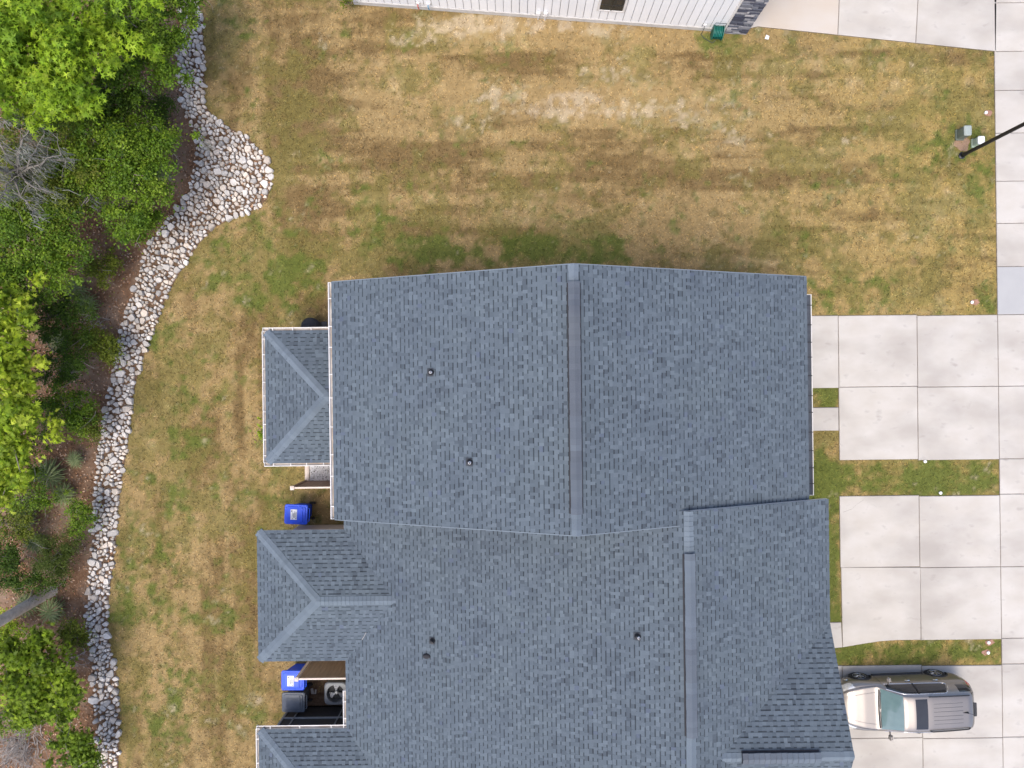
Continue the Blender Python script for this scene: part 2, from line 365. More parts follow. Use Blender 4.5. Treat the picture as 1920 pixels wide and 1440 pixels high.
def lawn_color(x, y):
    n1 = fbm(x, y, 3.2, 0); n2 = fbm(x, y, 1.1, 1); n3 = fbm(x, y, 0.42, 2, 4); n4 = fbm(x, y, 0.20, 6, 3); n5 = fbm(x, y, 1.7, 5); n6 = fbm(x, y, 0.55, 3, 4)
    top = np.clip((y - 1.5) / 2.5, 0, 1) * np.clip((x + 9.5) / 2.0, 0, 1)
    lef = 1 - np.clip((x + 8.5) / 2.0, 0, 1)
    st = fbm(x, y, 1.0, 3, 4, 0.28, 2.4) * top + (fbm(x, y, 1.0, 4, 4, 2.2, 0.45) * .85 + .085) * lef + 0.5 * (1 - np.maximum(top, lef))
    g = blob(x, y, BL['green']); pl = blob(x, y, BL['pale']); br = blob(x, y, BL['brown'])
    right = np.clip((x - 8.0) / 9.0, 0, 1)
    base = np.tile(np.array([.275, .192, .080]), (len(x), 1))
    base = lerp3(base, (.285, .205, .062), right * 0.85)
    def sig(v, lo, hi):
        q = np.clip((v - lo) / (hi - lo), 0, 1); return q * q * (3 - 2 * q)
    base = lerp3(base, (.375, .278, .135), sig(n3 * 0.45 + n4 * 0.25 + n5 * .3, 0.48, 0.66) * 0.75)
    base = lerp3(base, (.120, .083, .035), sig(n6 * 0.6 + n4 * 0.4, 0.50, 0.70) * 0.50)
    base = lerp3(base, (.125, .080, .030), sig(st * 0.60 + n3 * .24 + n4 * .16 + br * 0.20 - pl * 0.08, 0.47, 0.68) * 0.80)
    base = lerp3(base, (.140, .128, .028), sig(n5 * 0.42 + n6 * 0.33 + n4 * .25 + g * 0.12 + lef * .04 + right * .035, 0.475, 0.62) * 0.60)
    base = lerp3(base, (.086, .116, .017), sig(n2 * 0.36 + n3 * 0.40 + n4 * .24 + g * 0.27, 0.575, 0.75) * 0.85)
    base = lerp3(base, (.43, .34, .225), sig(n2 * 0.25 + n6 * 0.35 + n4 * .40 + pl * 0.25, 0.63, 0.82) * 0.75)
    lum = base @ np.array([.35, .5, .15]); base = base + (lum[:, None] * np.array([1.12, .98, .72]) - base) * .10
    return base * 1.12 * (0.80 + 0.40 * fbm(x, y, 0.13, 7, 2))[:, None]

# ------------------------------------------------------------------ setting
g = MB(); g.face([(-400, -400, -0.03), (400, -400, -0.03), (400, 400, -0.03), (-400, 400, -0.03)])
tag(g.build('ground', M['far'], loc=(0, 0, -0.03)), kind='structure')
# lawn: fine sheet with its own patch colours
xs = np.arange(-18.6, 20.0, 0.085); ys = np.arange(-16.0, 16.0, 0.085)
GX, GY = np.meshgrid(xs, ys, indexing='ij'); gx = GX.ravel(); gy = GY.ravel()
gz = 0.02 * (fbm(gx, gy, 1.2, 1) - 0.5)
nx, ny = len(xs), len(ys)
ii, jj = np.meshgrid(np.arange(nx - 1), np.arange(ny - 1), indexing='ij')
q = (ii * ny + jj).ravel(); F = np.stack([q, q + ny, q + ny + 1, q + 1], 1)
cx = gx[F].mean(1); cy = gy[F].mean(1)
keep = ~inpoly(cx, cy, WOOD_POLY)
F = F[keep]
lawn = obj('lawn', np_mesh('lawn', np.stack([gx, gy, gz], 1), F, lawn_color(gx, gy) * 0.92, True), M['lawn'])
tag(lawn, kind='structure')
# grass blades, uncountable
nb = 330000
bx = NR.uniform(-18.5, SW_X0, nb); by = NR.uniform(-15.3, 15.3, nb)
ok = ~inpoly(bx, by, WOOD_POLY) & ~inpoly(bx, by, STONE_POLY)
for poly in CONC_POLYS: ok &= ~inpoly(bx, by, poly)
ok &= ~((bx > -5.2) & (bx < 8.8) & (by > -15.5) & (by < 3.0)) & ~((bx > -8.3) & (bx < -5) & (by > -2.4) & (by < 1.7)) & ~((bx > -8.3) & (bx < -5) & (by > -9.2) & (by < -5.2))
pat = fbm(bx, by, 0.5, 7, 3); bareness = blob(bx, by, BL['pale'])
ok &= (NR.rand(nb) < 0.55 + 0.9 * (pat - 0.35) - 0.35 * bareness)
bx = bx[ok]; by = by[ok]; nb = len(bx)
az = NR.uniform(0, 2 * np.pi, nb); ln = NR.uniform(.05, .13, nb); w = NR.uniform(.009, .019, nb); tz = NR.uniform(.012, .05, nb)
dx, dy = np.cos(az), np.sin(az)
V = np.empty((nb, 3, 3), np.float32)
V[:, 0] = np.stack([bx - dy * w, by + dx * w, np.full(nb, .0)], 1); V[:, 1] = np.stack([bx + dy * w, by - dx * w, np.full(nb, .0)], 1)
V[:, 2] = np.stack([bx + dx * ln, by + dy * ln, tz], 1)
bc = lawn_color(bx, by) * NR.uniform(.5, 1.9, nb)[:, None]
tint = NR.rand(nb)[:, None]; bc = bc * (1 + (tint - .5) * np.array([.25, .05, -.3]))
me = np_mesh('grass', V.reshape(-1, 3), np.arange(nb * 3).reshape(-1, 3), np.repeat(bc, 3, 0))
tag(obj('grass', me, M['blade']), 'short patchy dry and green grass covering the lawn', 'grass', kind='stuff')

# woodland floor
mb = MB(); mb.face([(x, y, 0.004) for x, y in WOOD_POLY])
woods = tag(mb.build('woodland_floor', M['mulch'], loc=(0, 0, 0)), kind='structure')
nl = 60000
lx = NR.uniform(-19.5, -8.8, nl); ly = NR.uniform(-15, 15, nl)
okl = (inpoly(lx, ly, WOOD_POLY) | (inpoly(lx, ly, STONE_POLY) & (NR.rand(nl) < .45))) & (NR.rand(nl) < 0.35 + 0.6 * fbm(lx, ly, .8, 3))
sp = NR.rand(nl) < .06
lx = lx[okl]; ly = ly[okl]; nl = len(lx)
az = NR.uniform(0, 2 * np.pi, nl); a = NR.uniform(.02, .06, nl); b2 = a * NR.uniform(.3, .6, nl)
dx, dy = np.cos(az), np.sin(az); z = NR.uniform(.006, .035, nl); tl = NR.uniform(-.02, .02, (nl, 4))
V = np.empty((nl, 4, 3), np.float32)
for k, (s1, s2) in enumerate(((1, 0), (0, 1), (-1, 0), (0, -1))):
    V[:, k] = np.stack([lx + dx * a * s1 - dy * b2 * s2, ly + dy * a * s1 + dx * b2 * s2, z + .012 + tl[:, k] * .6], 1)
pal = np.array([[.17, .085, .045], [.22, .12, .065], [.11, .062, .036], [.27, .185, .125], [.20, .15, .115], [.08, .048, .03]])
lc = pal[NR.randint(0, 6, nl)] * NR.uniform(1.0, 2.6, nl)[:, None]
tag(obj('leaf_litter', np_mesh('leaf_litter', V.reshape(-1, 3), np.arange(nl * 4).reshape(-1, 4), np.repeat(lc, 4, 0)), M['litter']),
    'brown fallen leaves and bark chips on the woodland floor', 'leaf litter', kind='stuff')

# stone border: angular stones fitted together
border = empty('stone_border', (*P2(300, 500), 0), 'long curving border of pale angular stones between the lawn and the woods', 'stone border')
mb = MB()
po = [P2(*p) for p in EDGE_OUT]; pi_ = [P2(*p) for p in EDGE_IN]
mb.face([(x, y, 0.016) for x, y in po + pi_[::-1]])
mb.build('bed', M['bed'], border)
pts = []; minx = min(p[0] for p in STONE_POLY); maxx = max(p[0] for p in STONE_POLY)
tries = NR.rand(60000, 3); cxp = minx + tries[:, 0] * (maxx - minx); cyp = -15.4 + tries[:, 1] * 30.6
inside = inpoly(cxp, cyp, STONE_POLY)
grid = {}
for x, y, r_, ok_ in zip(cxp, cyp, tries[:, 2], inside):
    if not ok_: continue
    r = 0.048 + 0.098 * r_ ** 2.2
    gk = (int(x / .45), int(y / .45)); bad = False
    for ax_ in (-1, 0, 1):
        for ay_ in (-1, 0, 1):
            for (x2, y2, r2) in grid.get((gk[0] + ax_, gk[1] + ay_), ()):
                if (x - x2) ** 2 + (y - y2) ** 2 < (r + r2) ** 2 * .93: bad = True; break
            if bad: break
        if bad: break
    if bad: continue
    grid.setdefault(gk, []).append((x, y, r)); pts.append((x, y, r))
def clip_half(poly, n, d):
    out = []
    for i in range(len(poly)):
        a, b = poly[i], poly[(i + 1) % len(poly)]
        da = a[0] * n[0] + a[1] * n[1] - d; db = b[0] * n[0] + b[1] * n[1] - d
        if da <= 0: out.append(a)
        if (da < 0) != (db < 0) and da != db:
            t = da / (da - db); out.append((a[0] + (b[0] - a[0]) * t, a[1] + (b[1] - a[1]) * t))
    return out
stones = []
pa = np.array(pts)
for i, (x, y, r) in enumerate(pts):
    rr = r * 1.75
    ea, el = R.uniform(0, 3.14), R.uniform(.6, 1.0); poly = []
    for k in range(7):
        t = 2 * math.pi * (k + R.uniform(-.3, .3)) / 7; q0, q1 = rr * math.cos(t), rr * math.sin(t) * el
        poly.append((q0 * math.cos(ea) - q1 * math.sin(ea), q0 * math.sin(ea) + q1 * math.cos(ea)))
    d2 = (pa[:, 0] - x) ** 2 + (pa[:, 1] - y) ** 2
    for j in np.argsort(d2)[1:14]:
        d = math.sqrt(d2[j])
        if d > .6: break
        n = ((pa[j, 0] - x) / d, (pa[j, 1] - y) / d)
        m_ = (d * d + r * r - pa[j, 2] ** 2) / (2 * d) - 0.003 - R.random() * .010
        poly = clip_half(poly, n, m_)
        if len(poly) < 3: break
    for _c in range(R.choice((0, 1, 1, 2))):
        t_ = R.uniform(0, 6.28); q_ = clip_half(poly, (math.cos(t_), math.sin(t_)), r * R.uniform(.62, .95)); poly = q_ if len(q_) >= 4 else poly
    if len(poly) < 3: continue
    cl = [poly[0]]
    for p in poly[1:]:
        if (p[0] - cl[-1][0]) ** 2 + (p[1] - cl[-1][1]) ** 2 > .0012: cl.append(p)
    if len(cl) < 4: continue
    area = abs(sum(cl[k][0] * cl[(k + 1) % len(cl)][1] - cl[(k + 1) % len(cl)][0] * cl[k][1] for k in range(len(cl)))) / 2
    stones.append((area, x, y, r, cl))
stones.sort(key=lambda s: -s[0])
def stone_geo(s, m):
    area, x, y, r, cl = s
    sh = R.random(); base = 0.74 + 0.5 * R.random() ** .8; tint = R.random()
    c = (base * (1.06 if tint > .7 else 1.0), base * (.985 if tint > .7 else .995), base * (.90 if tint > .7 else .985))
    m.cur = c; n = len(cl); k0 = .95 + .04 * R.random()
    h = (.07 + .45 * r) * (.6 + .8 * R.random()); ta = R.uniform(-.32, .32); tb = R.uniform(-.32, .32)
    r1 = [m.vert((x + px * k0, y + py * k0, .005)) for px, py in cl]
    r2 = [m.vert((x + px * (k0 - R.random() * .05), y + py * (k0 - R.random() * .05), h * (.5 + .2 * R.random()) + ta * px + tb * py)) for px, py in cl]
    ts = .70 + .24 * R.random(); ox, oy = R.uniform(-.2, .2) * r, R.uniform(-.2, .2) * r
    r3 = [m.vert((x + ox + px * ts, y + oy + py * ts, h * (.85 + .25 * R.random()) + ta * px + tb * py)) for px, py in cl]
    for k in range(n):
        k2 = (k + 1) % n
        m.f.append([r1[k], r1[k2], r2[k2], r2[k]]); m.f.append([r2[k], r2[k2], r3[k2], r3[k]])
    m.f.append(r3)
for s in stones[:300]:
    m = MB(); stone_geo(s, m); m.build('stone', M['stone'], border, loc=(s[1], s[2], 0), col=True)
m = MB()
for s in stones[300:]: stone_geo(s, m)
tag(m.build('small_stones', M['stone'], border, col=True), kind='stuff')
print('stones', len(stones))

# concrete
def slab(poly, mt, parent, z0=-.05, z1=ZS, gap=.011, name='slab'):
    cx_ = sum(p[0] for p in poly) / len(poly); cy_ = sum(p[1] for p in poly) / len(poly)
    def inset(g_):
        n = len(poly); out = []
        for i in range(n):
            p0, p1, p2 = Vector(poly[i - 1]), Vector(poly[i]), Vector(poly[(i + 1) % n])
            e1 = (p1 - p0).normalized(); e2 = (p2 - p1).normalized()
            n1 = Vector((-e1.y, e1.x)); n2 = Vector((-e2.y, e2.x))
            if n1.dot(Vector((cx_, cy_)) - p1) < 0 and len(poly) == 4: n1 = -n1
            if n2.dot(Vector((cx_, cy_)) - p1) < 0 and len(poly) == 4: n2 = -n2
            bis = (n1 + n2); k = g_ / max(.3, (1 + n1.dot(n2)) / 2 * 1.0) / 2
            out.append(tuple(p1 + bis * k))
        return out
    if len(poly) != 4:                    # make counter-clockwise
        ar = sum(poly[k][0] * poly[(k + 1) % len(poly)][1] - poly[(k + 1) % len(poly)][0] * poly[k][1] for k in range(len(poly)))
        if ar < 0: poly = poly[::-1]
    a = inset(gap); b = inset(gap + .012); m = MB(); n = len(a)
    lo = [m.vert((x, y, z0)) for x, y in a]; mi = [m.vert((x, y, z1 - .012)) for x, y in a]; hi = [m.vert((x, y, z1)) for x, y in b]
    for k in range(n):
        k2 = (k + 1) % n
        m.f.append([lo[k], lo[k2], mi[k2], mi[k]]); m.f.append([mi[k], mi[k2], hi[k2], hi[k]])
    m.f.append(hi)
    return fix_normals(m.build(name, mt, parent, loc=(cx_, cy_, 0)))
def drive(name, polys, mt, alt=None):
    b = MB()
    for poly in polys: b.prism(poly, -.06, .022)
    o = tag(b.build(name, M['joint'], loc=(*polys[0][0], 0)), kind='structure'); fix_normals(o)
    for i, poly in enumerate(polys): slab(poly, (alt or {}).get(i, mt), o)
    return o
drive('driveway', [rp(r) for r in DRIVES['A']], M['conc'])
drive('driveway', [rp(r) for r in DRIVES['B']] + [B_POLY, B_STEP], M['conc'])
drive('driveway', [rp(r) for r in DRIVES['C']], M['conc'])
drive('driveway', NB_SLABS, M['conc'], {0: M['conc_tan']})
drive('footpath', [rp(WALK)], M['conc'])
swp = []
for j0, j1 in zip(SW_J, SW_J[1:]):
    y1 = P(1893, j0).y; y0 = P(1893, j1).y; swp.append([(SW_X0, y0), (SW_X1, y0), (SW_X1, y1), (SW_X0, y1)])
drive('pavement', swp, M['conc'], {8: M['conc_grey']})
m = MB(); cp_ = [P(1624, 929), P(1618, 937), P(1606, 945), P(1596, 954), P(1580, 960)]
for p_, q_ in zip(cp_, cp_[1:]):
    o_ = Vector((.004, .006, 0)); zz_ = Vector((0, 0, ZS + .002)); m.face([p_ - o_ + zz_, q_ - o_ + zz_, q_ + o_ + zz_, p_ + o_ + zz_])
cr_ = m.build('crack', M['joint'], bpy.data.objects['driveway.001'])
m = MB(); m.box((SW_X1 + 1.68, 0, .0), (.16, 60, .24)); tag(m.build('kerb', M['conc'], loc=(SW_X1 + 1.68, 0, 0)), kind='structure')
m = MB(); m.face([(SW_X1 + 1.76, -60, -.02), (SW_X1 + 8.5, -60, -.02), (SW_X1 + 8.5, 60, -.02), (SW_X1 + 1.76, 60, -.02)])
tag(m.build('road', M['asphalt'], loc=(SW_X1 + 5, 0, -.02)), kind='structure')

# ------------------------------------------------------------------ shingled roofs
SH_TONES = [((.116, .144, .170), .20), ((.102, .127, .151), .54), ((.092, .115, .137), .19), ((.076, .094, .113), .06), ((.098, .121, .160), .01)]
def tone():
    t = R.random()
    for c, w_ in SH_TONES:
        t -= w_
        if t < 0: break
    k = R.uniform(.93, 1.07); k *= .88; return tuple(a * k for a in c)
def clip_rect(poly, t0, t1, s0, s1):
    for n, d in (((1, 0), t1), ((-1, 0), -t0), ((0, 1), s1), ((0, -1), -s0)):
        poly = clip_half(poly, n, d)
        if len(poly) < 3: return None
    return poly
EXPO = 0.145
class Roof:
    """collects shingles of several planes; the 300 largest become single objects"""
    def __init__(s): s.tabs = []; s.strip = []
    def plane(s, O, tdir, sdir, poly):
        """poly: convex (t, s) outline, s runs up the slope"""
        O = Vector(O); T = Vector(tdir).normalized(); S = Vector(sdir).normalized(); N = T.cross(S).normalized()
        if N.z < 0: N = -N
        smax = max(p[1] for p in poly); smin = min(p[1] for p in poly)
        k = 0; s0 = smin
        while s0 < smax - .01:
            s1 = s0 + EXPO; row = clip_rect(poly, -1e3, 1e3, s0, s1)
            if row:
                ta = min(p[0] for p in row); tb = max(p[0] for p in row); t = ta - R.random() * .3
                high = R.random() < .5; oldc = None
                while t < tb:
                    w_ = R.uniform(.08, .15) if high else R.uniform(.09, .17)
                    pg = clip_rect(poly, t, t + w_, s0, s1)
                    if pg:
                        ar = abs(sum(pg[i][0] * pg[(i + 1) % len(pg)][1] - pg[(i + 1) % len(pg)][0] * pg[i][1] for i in range(len(pg)))) / 2
                        if ar > .0008: s.tabs.append((ar, O, T, S, N, pg, s0, s1, high, tone(), R.random()))
                    t += w_; high = not high if R.random() < .85 else high
            s0 = s1
    @staticmethod
    def geo(tab, m):
        ar, O, T, S, N, pg, s0, s1, high, c, r = tab
        lo = .017 if high else .010; up = .002
        def pt(p, dz=0.0):
            h = lo + (up - lo) * (p[1] - s0) / (s1 - s0) + dz
            return O + T * p[0] + S * p[1] + N * h
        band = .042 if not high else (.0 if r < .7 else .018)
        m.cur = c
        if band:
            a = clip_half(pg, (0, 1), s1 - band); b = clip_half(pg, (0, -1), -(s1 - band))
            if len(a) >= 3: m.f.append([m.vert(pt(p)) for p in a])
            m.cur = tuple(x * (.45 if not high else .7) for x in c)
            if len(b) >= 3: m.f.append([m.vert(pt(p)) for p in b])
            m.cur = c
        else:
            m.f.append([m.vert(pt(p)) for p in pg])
        n = len(pg); m.cur = tuple(x * .45 for x in c)  # butt faces coloured darker, painting in the shadow lines between courses
        for i in range(n):
            a, b = pg[i], pg[(i + 1) % n]
            if abs(a[1] - s1) < 1e-6 and abs(b[1] - s1) < 1e-6: continue
            m.f.append([m.vert(pt(a)), m.vert(pt(b)), m.vert(O + T * b[0] + S * b[1] - N * .012), m.vert(O + T * a[0] + S * a[1] - N * .012)])
    def build(s, parent, score=None):
        tabs = sorted(s.tabs, key=lambda t: -(t[0] * (score(t[1] + t[2] * t[5][0][0] + t[3] * t[5][0][1]) if score else 1)))
        for t in tabs[:300]:
            m = MB(); s.geo(t, m); c = t[1] + t[2] * t[5][0][0] + t[3] * t[5][0][1]
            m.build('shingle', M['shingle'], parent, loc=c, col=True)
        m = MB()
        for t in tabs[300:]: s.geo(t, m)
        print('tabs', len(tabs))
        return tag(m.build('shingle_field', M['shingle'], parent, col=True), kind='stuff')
def cap_line(m, A, B, d1, d2, half=.15, step=.14, lift=.018, chg=.3, tones=((.126, .155, .184), (.118, .146, .174), (.134, .164, .193), (.108, .134, .160))):
    """overlapping cap shingles from A (low end) to B"""
    A = Vector(A); B = Vector(B); L = (B - A).length; D = (B - A) / L; d1 = Vector(d1).normalized(); d2 = Vector(d2).normalized()
    n = max(1, int(L / step)); st = L / n; cc = R.choice(tones)
    for i in range(n):
        if R.random() < chg: cc = tuple((a_ + b_) / 2 for a_, b_ in zip(cc, R.choice(tones)))
        k = R.uniform(.94, 1.06); m.cur = tuple(x * k for x in cc)
        a = A + D * (i * st); b = A + D * ((i + 1) * st + .03)
        za = Vector((0, 0, lift + .022)); zb = Vector((0, 0, lift))
        hw = half + R.uniform(-.006, .006)
        L0, C0, R0 = a + d1 * hw + za * .7, a + za, a + d2 * hw + za * .7
        L1, C1, R1 = b + d1 * hw + zb * .7, b + zb, b + d2 * hw + zb * .7
        m.face([L0, C0, C1, L1]); m.face([C0, R0, R1, C1])
        m.cur = tuple(x * .55 for x in m.cur); dn = Vector((0, 0, -.045))
        m.face([L0 + dn, R0 + dn, R0, C0]); m.face([L0 + dn, C0, L0]); m.face([L0, L1, L1 + dn, L0 + dn]); m.face([R0 + dn, R1 + dn, R1, R0])
class Caps:
    """every hip and ridge gets its own run of cap shingles"""
    def __init__(s): s.l = []
    def new(s): s.l.append(MB()); return s.l[-1]
    def build(s, parent):
        for m in s.l: m.build('ridge_cap', M['shingle'], parent, loc=m.v[0], col=True)
def deck_plane(m, pts3, th=.13):
    """thick roof plate under the shingles"""
    P3 = [Vector(p) - Vector((0, 0, .012)) for p in pts3]; n = len(P3); dn = Vector((0, 0, -th))
    m.face(P3); m.face([p + dn for p in P3[::-1]])
    for i in range(n): m.face([P3[i], P3[i] + dn, P3[(i + 1) % n] + dn, P3[(i + 1) % n]])
def gutter(parent, A, B, out, hang=.62, w=.105, name='gutter', dirt='gutter_dirt', hm='fascia', deep=.10):
    """open K-style gutter from A to B, 'out' points away from the house"""
    A = Vector(A); B = Vector(B); o = Vector(out); Z = Vector((0, 0, 1)); m = MB()
    prof = [(0.0, 0.0), (0.0, -deep), (w * .75, -deep), (w, -.03), (w, .0), (w + .022, .0), (w + .022, -.012), (w + .012, -.04), (w * .78, -deep - .012), (-.006, -deep - .012), (-.006, 0.0)]
    ra = [m.vert(A + o * x + Z * z) for x, z in prof]; rb = [m.vert(B + o * x + Z * z) for x, z in prof]
    for i in range(len(prof)):
        j = (i + 1) % len(prof); m.f.append([ra[i], ra[j], rb[j], rb[i]])
    g_ = fix_normals(m.build(name, M['fascia'], parent, loc=A))
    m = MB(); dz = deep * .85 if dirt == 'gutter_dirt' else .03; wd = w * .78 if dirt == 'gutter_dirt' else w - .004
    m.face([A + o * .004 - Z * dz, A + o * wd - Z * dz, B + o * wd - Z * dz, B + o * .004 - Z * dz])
    m.build('debris_shade_fill', M[dirt], g_)  # real debris, except the dark sheet painting eave shade in the pent gutter
    for e, s_ in ((A, 1), (B, -1)):
        m = MB(); D = (B - A).normalized() * s_
        c = e + o * (w / 2 + .005) - Z * .055
        ang = math.atan2(D.y, D.x); m.box(c, (.012, w + .034, .115), Matrix.Rotation(ang, 3, 'Z')); m.build('end_cap', M['fascia'], g_)
    n = int((B - A).length / hang); ang = math.atan2((B - A).y, (B - A).x)
    for i in range(1, n + 1):
        c = A + (B - A) * ((i - .4 + R.uniform(-.12, .12)) / (n + .2)) + o * (w / 2 + .002) + Z * .004
        m = MB(); m.box(c, (.026, w + .03, .012), Matrix.Rotation(ang, 3, 'Z')); m.build('hanger', M[hm], g_, loc=c)
    return g_
def vent_pipe(parent, x, y, z, slope_dir, white=True, h=.28, tilt=.385):
    """plumbing vent: square flashing, rubber boot, pipe"""
    n = Vector((-slope_dir * tilt, 0, 1)).normalized(); q = n.to_track_quat('Z', 'Y').to_matrix()
    m = MB(); m.lathe((x, y, z), [(.02, h + .02), (.038, h), (.04, -.05), (.03, -.05)][::-1], 12)
    p = m.build('vent_pipe', M['white'] if white else M['black'], parent, loc=(x, y, z), smooth=False)
    m = MB(); m.bbox(Vector((x, y, z)) + n * .024 + Vector((-slope_dir * .02, 0, 0)), (.24, .21, .008), .003, q); m.build('flashing', M['deck'], p)
    m = MB(); m.lathe((x, y, z), [(.10, .015), (.095, .05), (.065, .10), (.052, .14), (.045, .15)], 14, q); m.build('boot', M['black'], p, smooth=True)
    m = MB(); m.lathe((x, y, z), [(.026, h + .021), (.026, h + .024)], 10); m.build('opening', M['black'], p)
    return p
SL = 0.385; CS = 1 / math.sqrt(1 + SL * SL)
def xz_planes(roof, deckm, ridge_x, ridge_z, xl, xr, y0, y1, sl=SL):
    cs = 1 / math.sqrt(1 + sl * sl)
    for xe, sg in ((xl, -1), (xr, 1)):
        if xe is None: continue
        ze = ridge_z - sl * abs(ridge_x - xe); Ls = abs(ridge_x - xe) / cs
        O = Vector((xe, y0, ze)); S = Vector((-sg * cs, 0, sl * cs)); T = Vector((0, 1, 0))
        roof.plane(O, T, S, [(0, -.025), (y1 - y0, -.025), (y1 - y0, Ls), (0, Ls)])
        deck_plane(deckm, [(xe, y0, ze), (xe, y1, ze), (ridge_x, y1, ridge_z), (ridge_x, y0, ridge_z)])
def hip_end(roof, deckm, caps, xe, y0, y1, ze, sl, x_back):
    """hip wing pointing to -x: eaves at xe and y0..y1, running back to x_back; returns ridge z and apex"""
    half = (y1 - y0) / 2; yr = (y0 + y1) / 2; zr = ze + sl * half; xa = xe + half; cs = 1 / math.sqrt(1 + sl * sl); Ls = half / cs
    roof.plane((xe, y0, ze), (0, 1, 0), (cs, 0, sl * cs), [(0, -.02), (y1 - y0, -.02), (half, Ls)])
    run = x_back - xe
    roof.plane((xe, y0, ze), (1, 0, 0), (0, cs, sl * cs), [(0, -.02), (run, -.02), (run, Ls), (half, Ls)])
    roof.plane((xe, y1, ze), (1, 0, 0), (0, -cs, sl * cs), [(0, -.02), (run, -.02), (run, Ls), (half, Ls)])
    deck_plane(deckm, [(xe, y0, ze), (xe, y1, ze), (xa, yr, zr)])
    deck_plane(deckm, [(xe, y0, ze), (xa, yr, zr), (x_back, yr, zr), (x_back, y0, ze)])
    deck_plane(deckm, [(xe, y1, ze), (x_back, y1, ze), (x_back, yr, zr), (xa, yr, zr)])
    for yc, sy in ((y0, 1), (y1, -1)):
        A = Vector((xe + .02, yc + sy * .02, ze)); B = Vector((xa, yr, zr))
        e1 = Vector((0, -sy * 0 + sy, 0)); D = (B - A).normalized()
        n1 = Vector((-sl, 0, 1)).normalized(); n2 = Vector((0, -sy * sl, 1)).normalized()
        d1 = n1.cross(D); d2 = n2.cross(D)
        if d1.dot(Vector((0, sy, 0))) < 0: d1 = -d1      # onto the end slope
        if d2.dot(Vector((1, 0, 0))) < 0: d2 = -d2       # onto the side slope
        cap_line(caps.new(), A, B, d1, d2, half=.16)
    cap_line(caps.new(), (x_back, yr, zr), (xa - .05, yr, zr + .006), (0, 1, -sl), (0, -1, -sl), half=.16)
    return zr
def ridge_vent(parent, A, B, axis, sl, half=.165, up=.115):
    """raised shingled ridge vent from A to B"""
    A = Vector(A); B = Vector(B)
    d1 = Vector((1, 0, -sl * .8)) if axis == 'y' else Vector((0, 1, -sl * .8)); d2 = Vector((-d1.x, -d1.y, d1.z))
    m = MB(); cap_line(m, A + Vector((0, 0, up - .02)), B + Vector((0, 0, up - .02)), d1, d2, half=half, step=.155, chg=.35, tones=((.106, .129, .155), (.096, .114, .137), (.088, .101, .120), (.116, .141, .169), (.098, .110, .127)))
    o = m.build('ridge_vent', M['shingle'], parent, loc=A, col=True)
    m = MB(); D = (B - A).normalized()
    for d in (d1.normalized(), d2.normalized()):
        a, b = A + d * (half * .86), B + d * (half * .86); top = Vector((0, 0, up * .8)); bot = Vector((0, 0, -.01))
        i = Vector((d.x, d.y, 0)) * -.05
        q0, q1 = d * (half * .8), d * (half + .036); lz = Vector((0, 0, .024)); m.face([A + q0 + lz, B + q0 + lz, B + q1 + lz, A + q1 + lz])  # black strip on the shingles paints the shadow along the vent's side
        m.face([a + bot, b + bot, b + top, a + top]); m.face([a + bot + i, b + bot + i, b + top + i, a + top + i])
    for e in (A + D * .01, B - D * .01):
        u1, u2 = d1.normalized() * half * .84, d2.normalized() * half * .84
        m.face([e + u1 - Vector((0, 0, .02)), e + Vector((0, 0, -.0)), e + u2 - Vector((0, 0, .02)), e + u2 + Vector((0, 0, up * .75)), e + Vector((0, 0, up * .95)), e + u1 + Vector((0, 0, up * .75))])
    m.build('louver_and_shade', M['blackmatte'], o, loc=A)
    return o

# ---- townhouse with the taller gable (upper in the photo)
AX, AZ, AXL, AXR, AY0, AY1 = 1.722, 7.749, -5.596, 9.276, -4.18, 3.27
hA = empty('townhouse', (2, -.4, 0), 'townhouse with a broad straight blue grey gable roof beside the open lawn', 'house', 'joined townhouses')
zeL = AZ - SL * (AX - AXL); zeR = AZ - SL * (AXR - AX)
m = MB(); wx0, wx1, wy0, wy1 = AXL + .45, AXR - .45, AY0 + .3, AY1 - .3
zw0 = AZ - SL * (AX - wx0) - .2; zw1 = AZ - SL * (wx1 - AX) - .2
prof = [(wx0, 0), (wx1, 0), (wx1, zw1), (AX, AZ - .2), (wx0, zw0)]
a = [m.vert((x, wy0, z)) for x, z in prof]; b = [m.vert((x, wy1, z)) for x, z in prof]
m.f.append(a); m.f.append(b[::-1])
for i in range(5): m.f.append([a[i], b[i], b[(i + 1) % 5], a[(i + 1) % 5]])
bounce_sheet = MB(); bounce_sheet.face([(x, wy0 - .006, z) for x, z in [(wx0, 2.2), (wx1, 2.2), (wx1, zw1), (AX, AZ - .2), (wx0, zw0)]]); bounce_sheet.build('gable_wall', M['gable'], hA)  # added dark sheet over the siding, cuts bounce light onto the lower roof
m.box((-6.8, -.36, 1.2), (3.2, 3.95, 2.4)); m.box((9.3, -.5, 1.35), (1.2, 6.0, 2.7))
fix_normals(m.build('wall', M['siding'], hA))
roof = Roof(); dk = MB(); caps = Caps()
xz_planes(roof, dk, AX, AZ, AXL, AXR, AY0, AY1)
PY0, PY1, PXE, PZE = -2.62, 1.92, -8.50, 2.62
zp = hip_end(roof, dk, caps, PXE, PY0, PY1, PZE, .36, wx0)
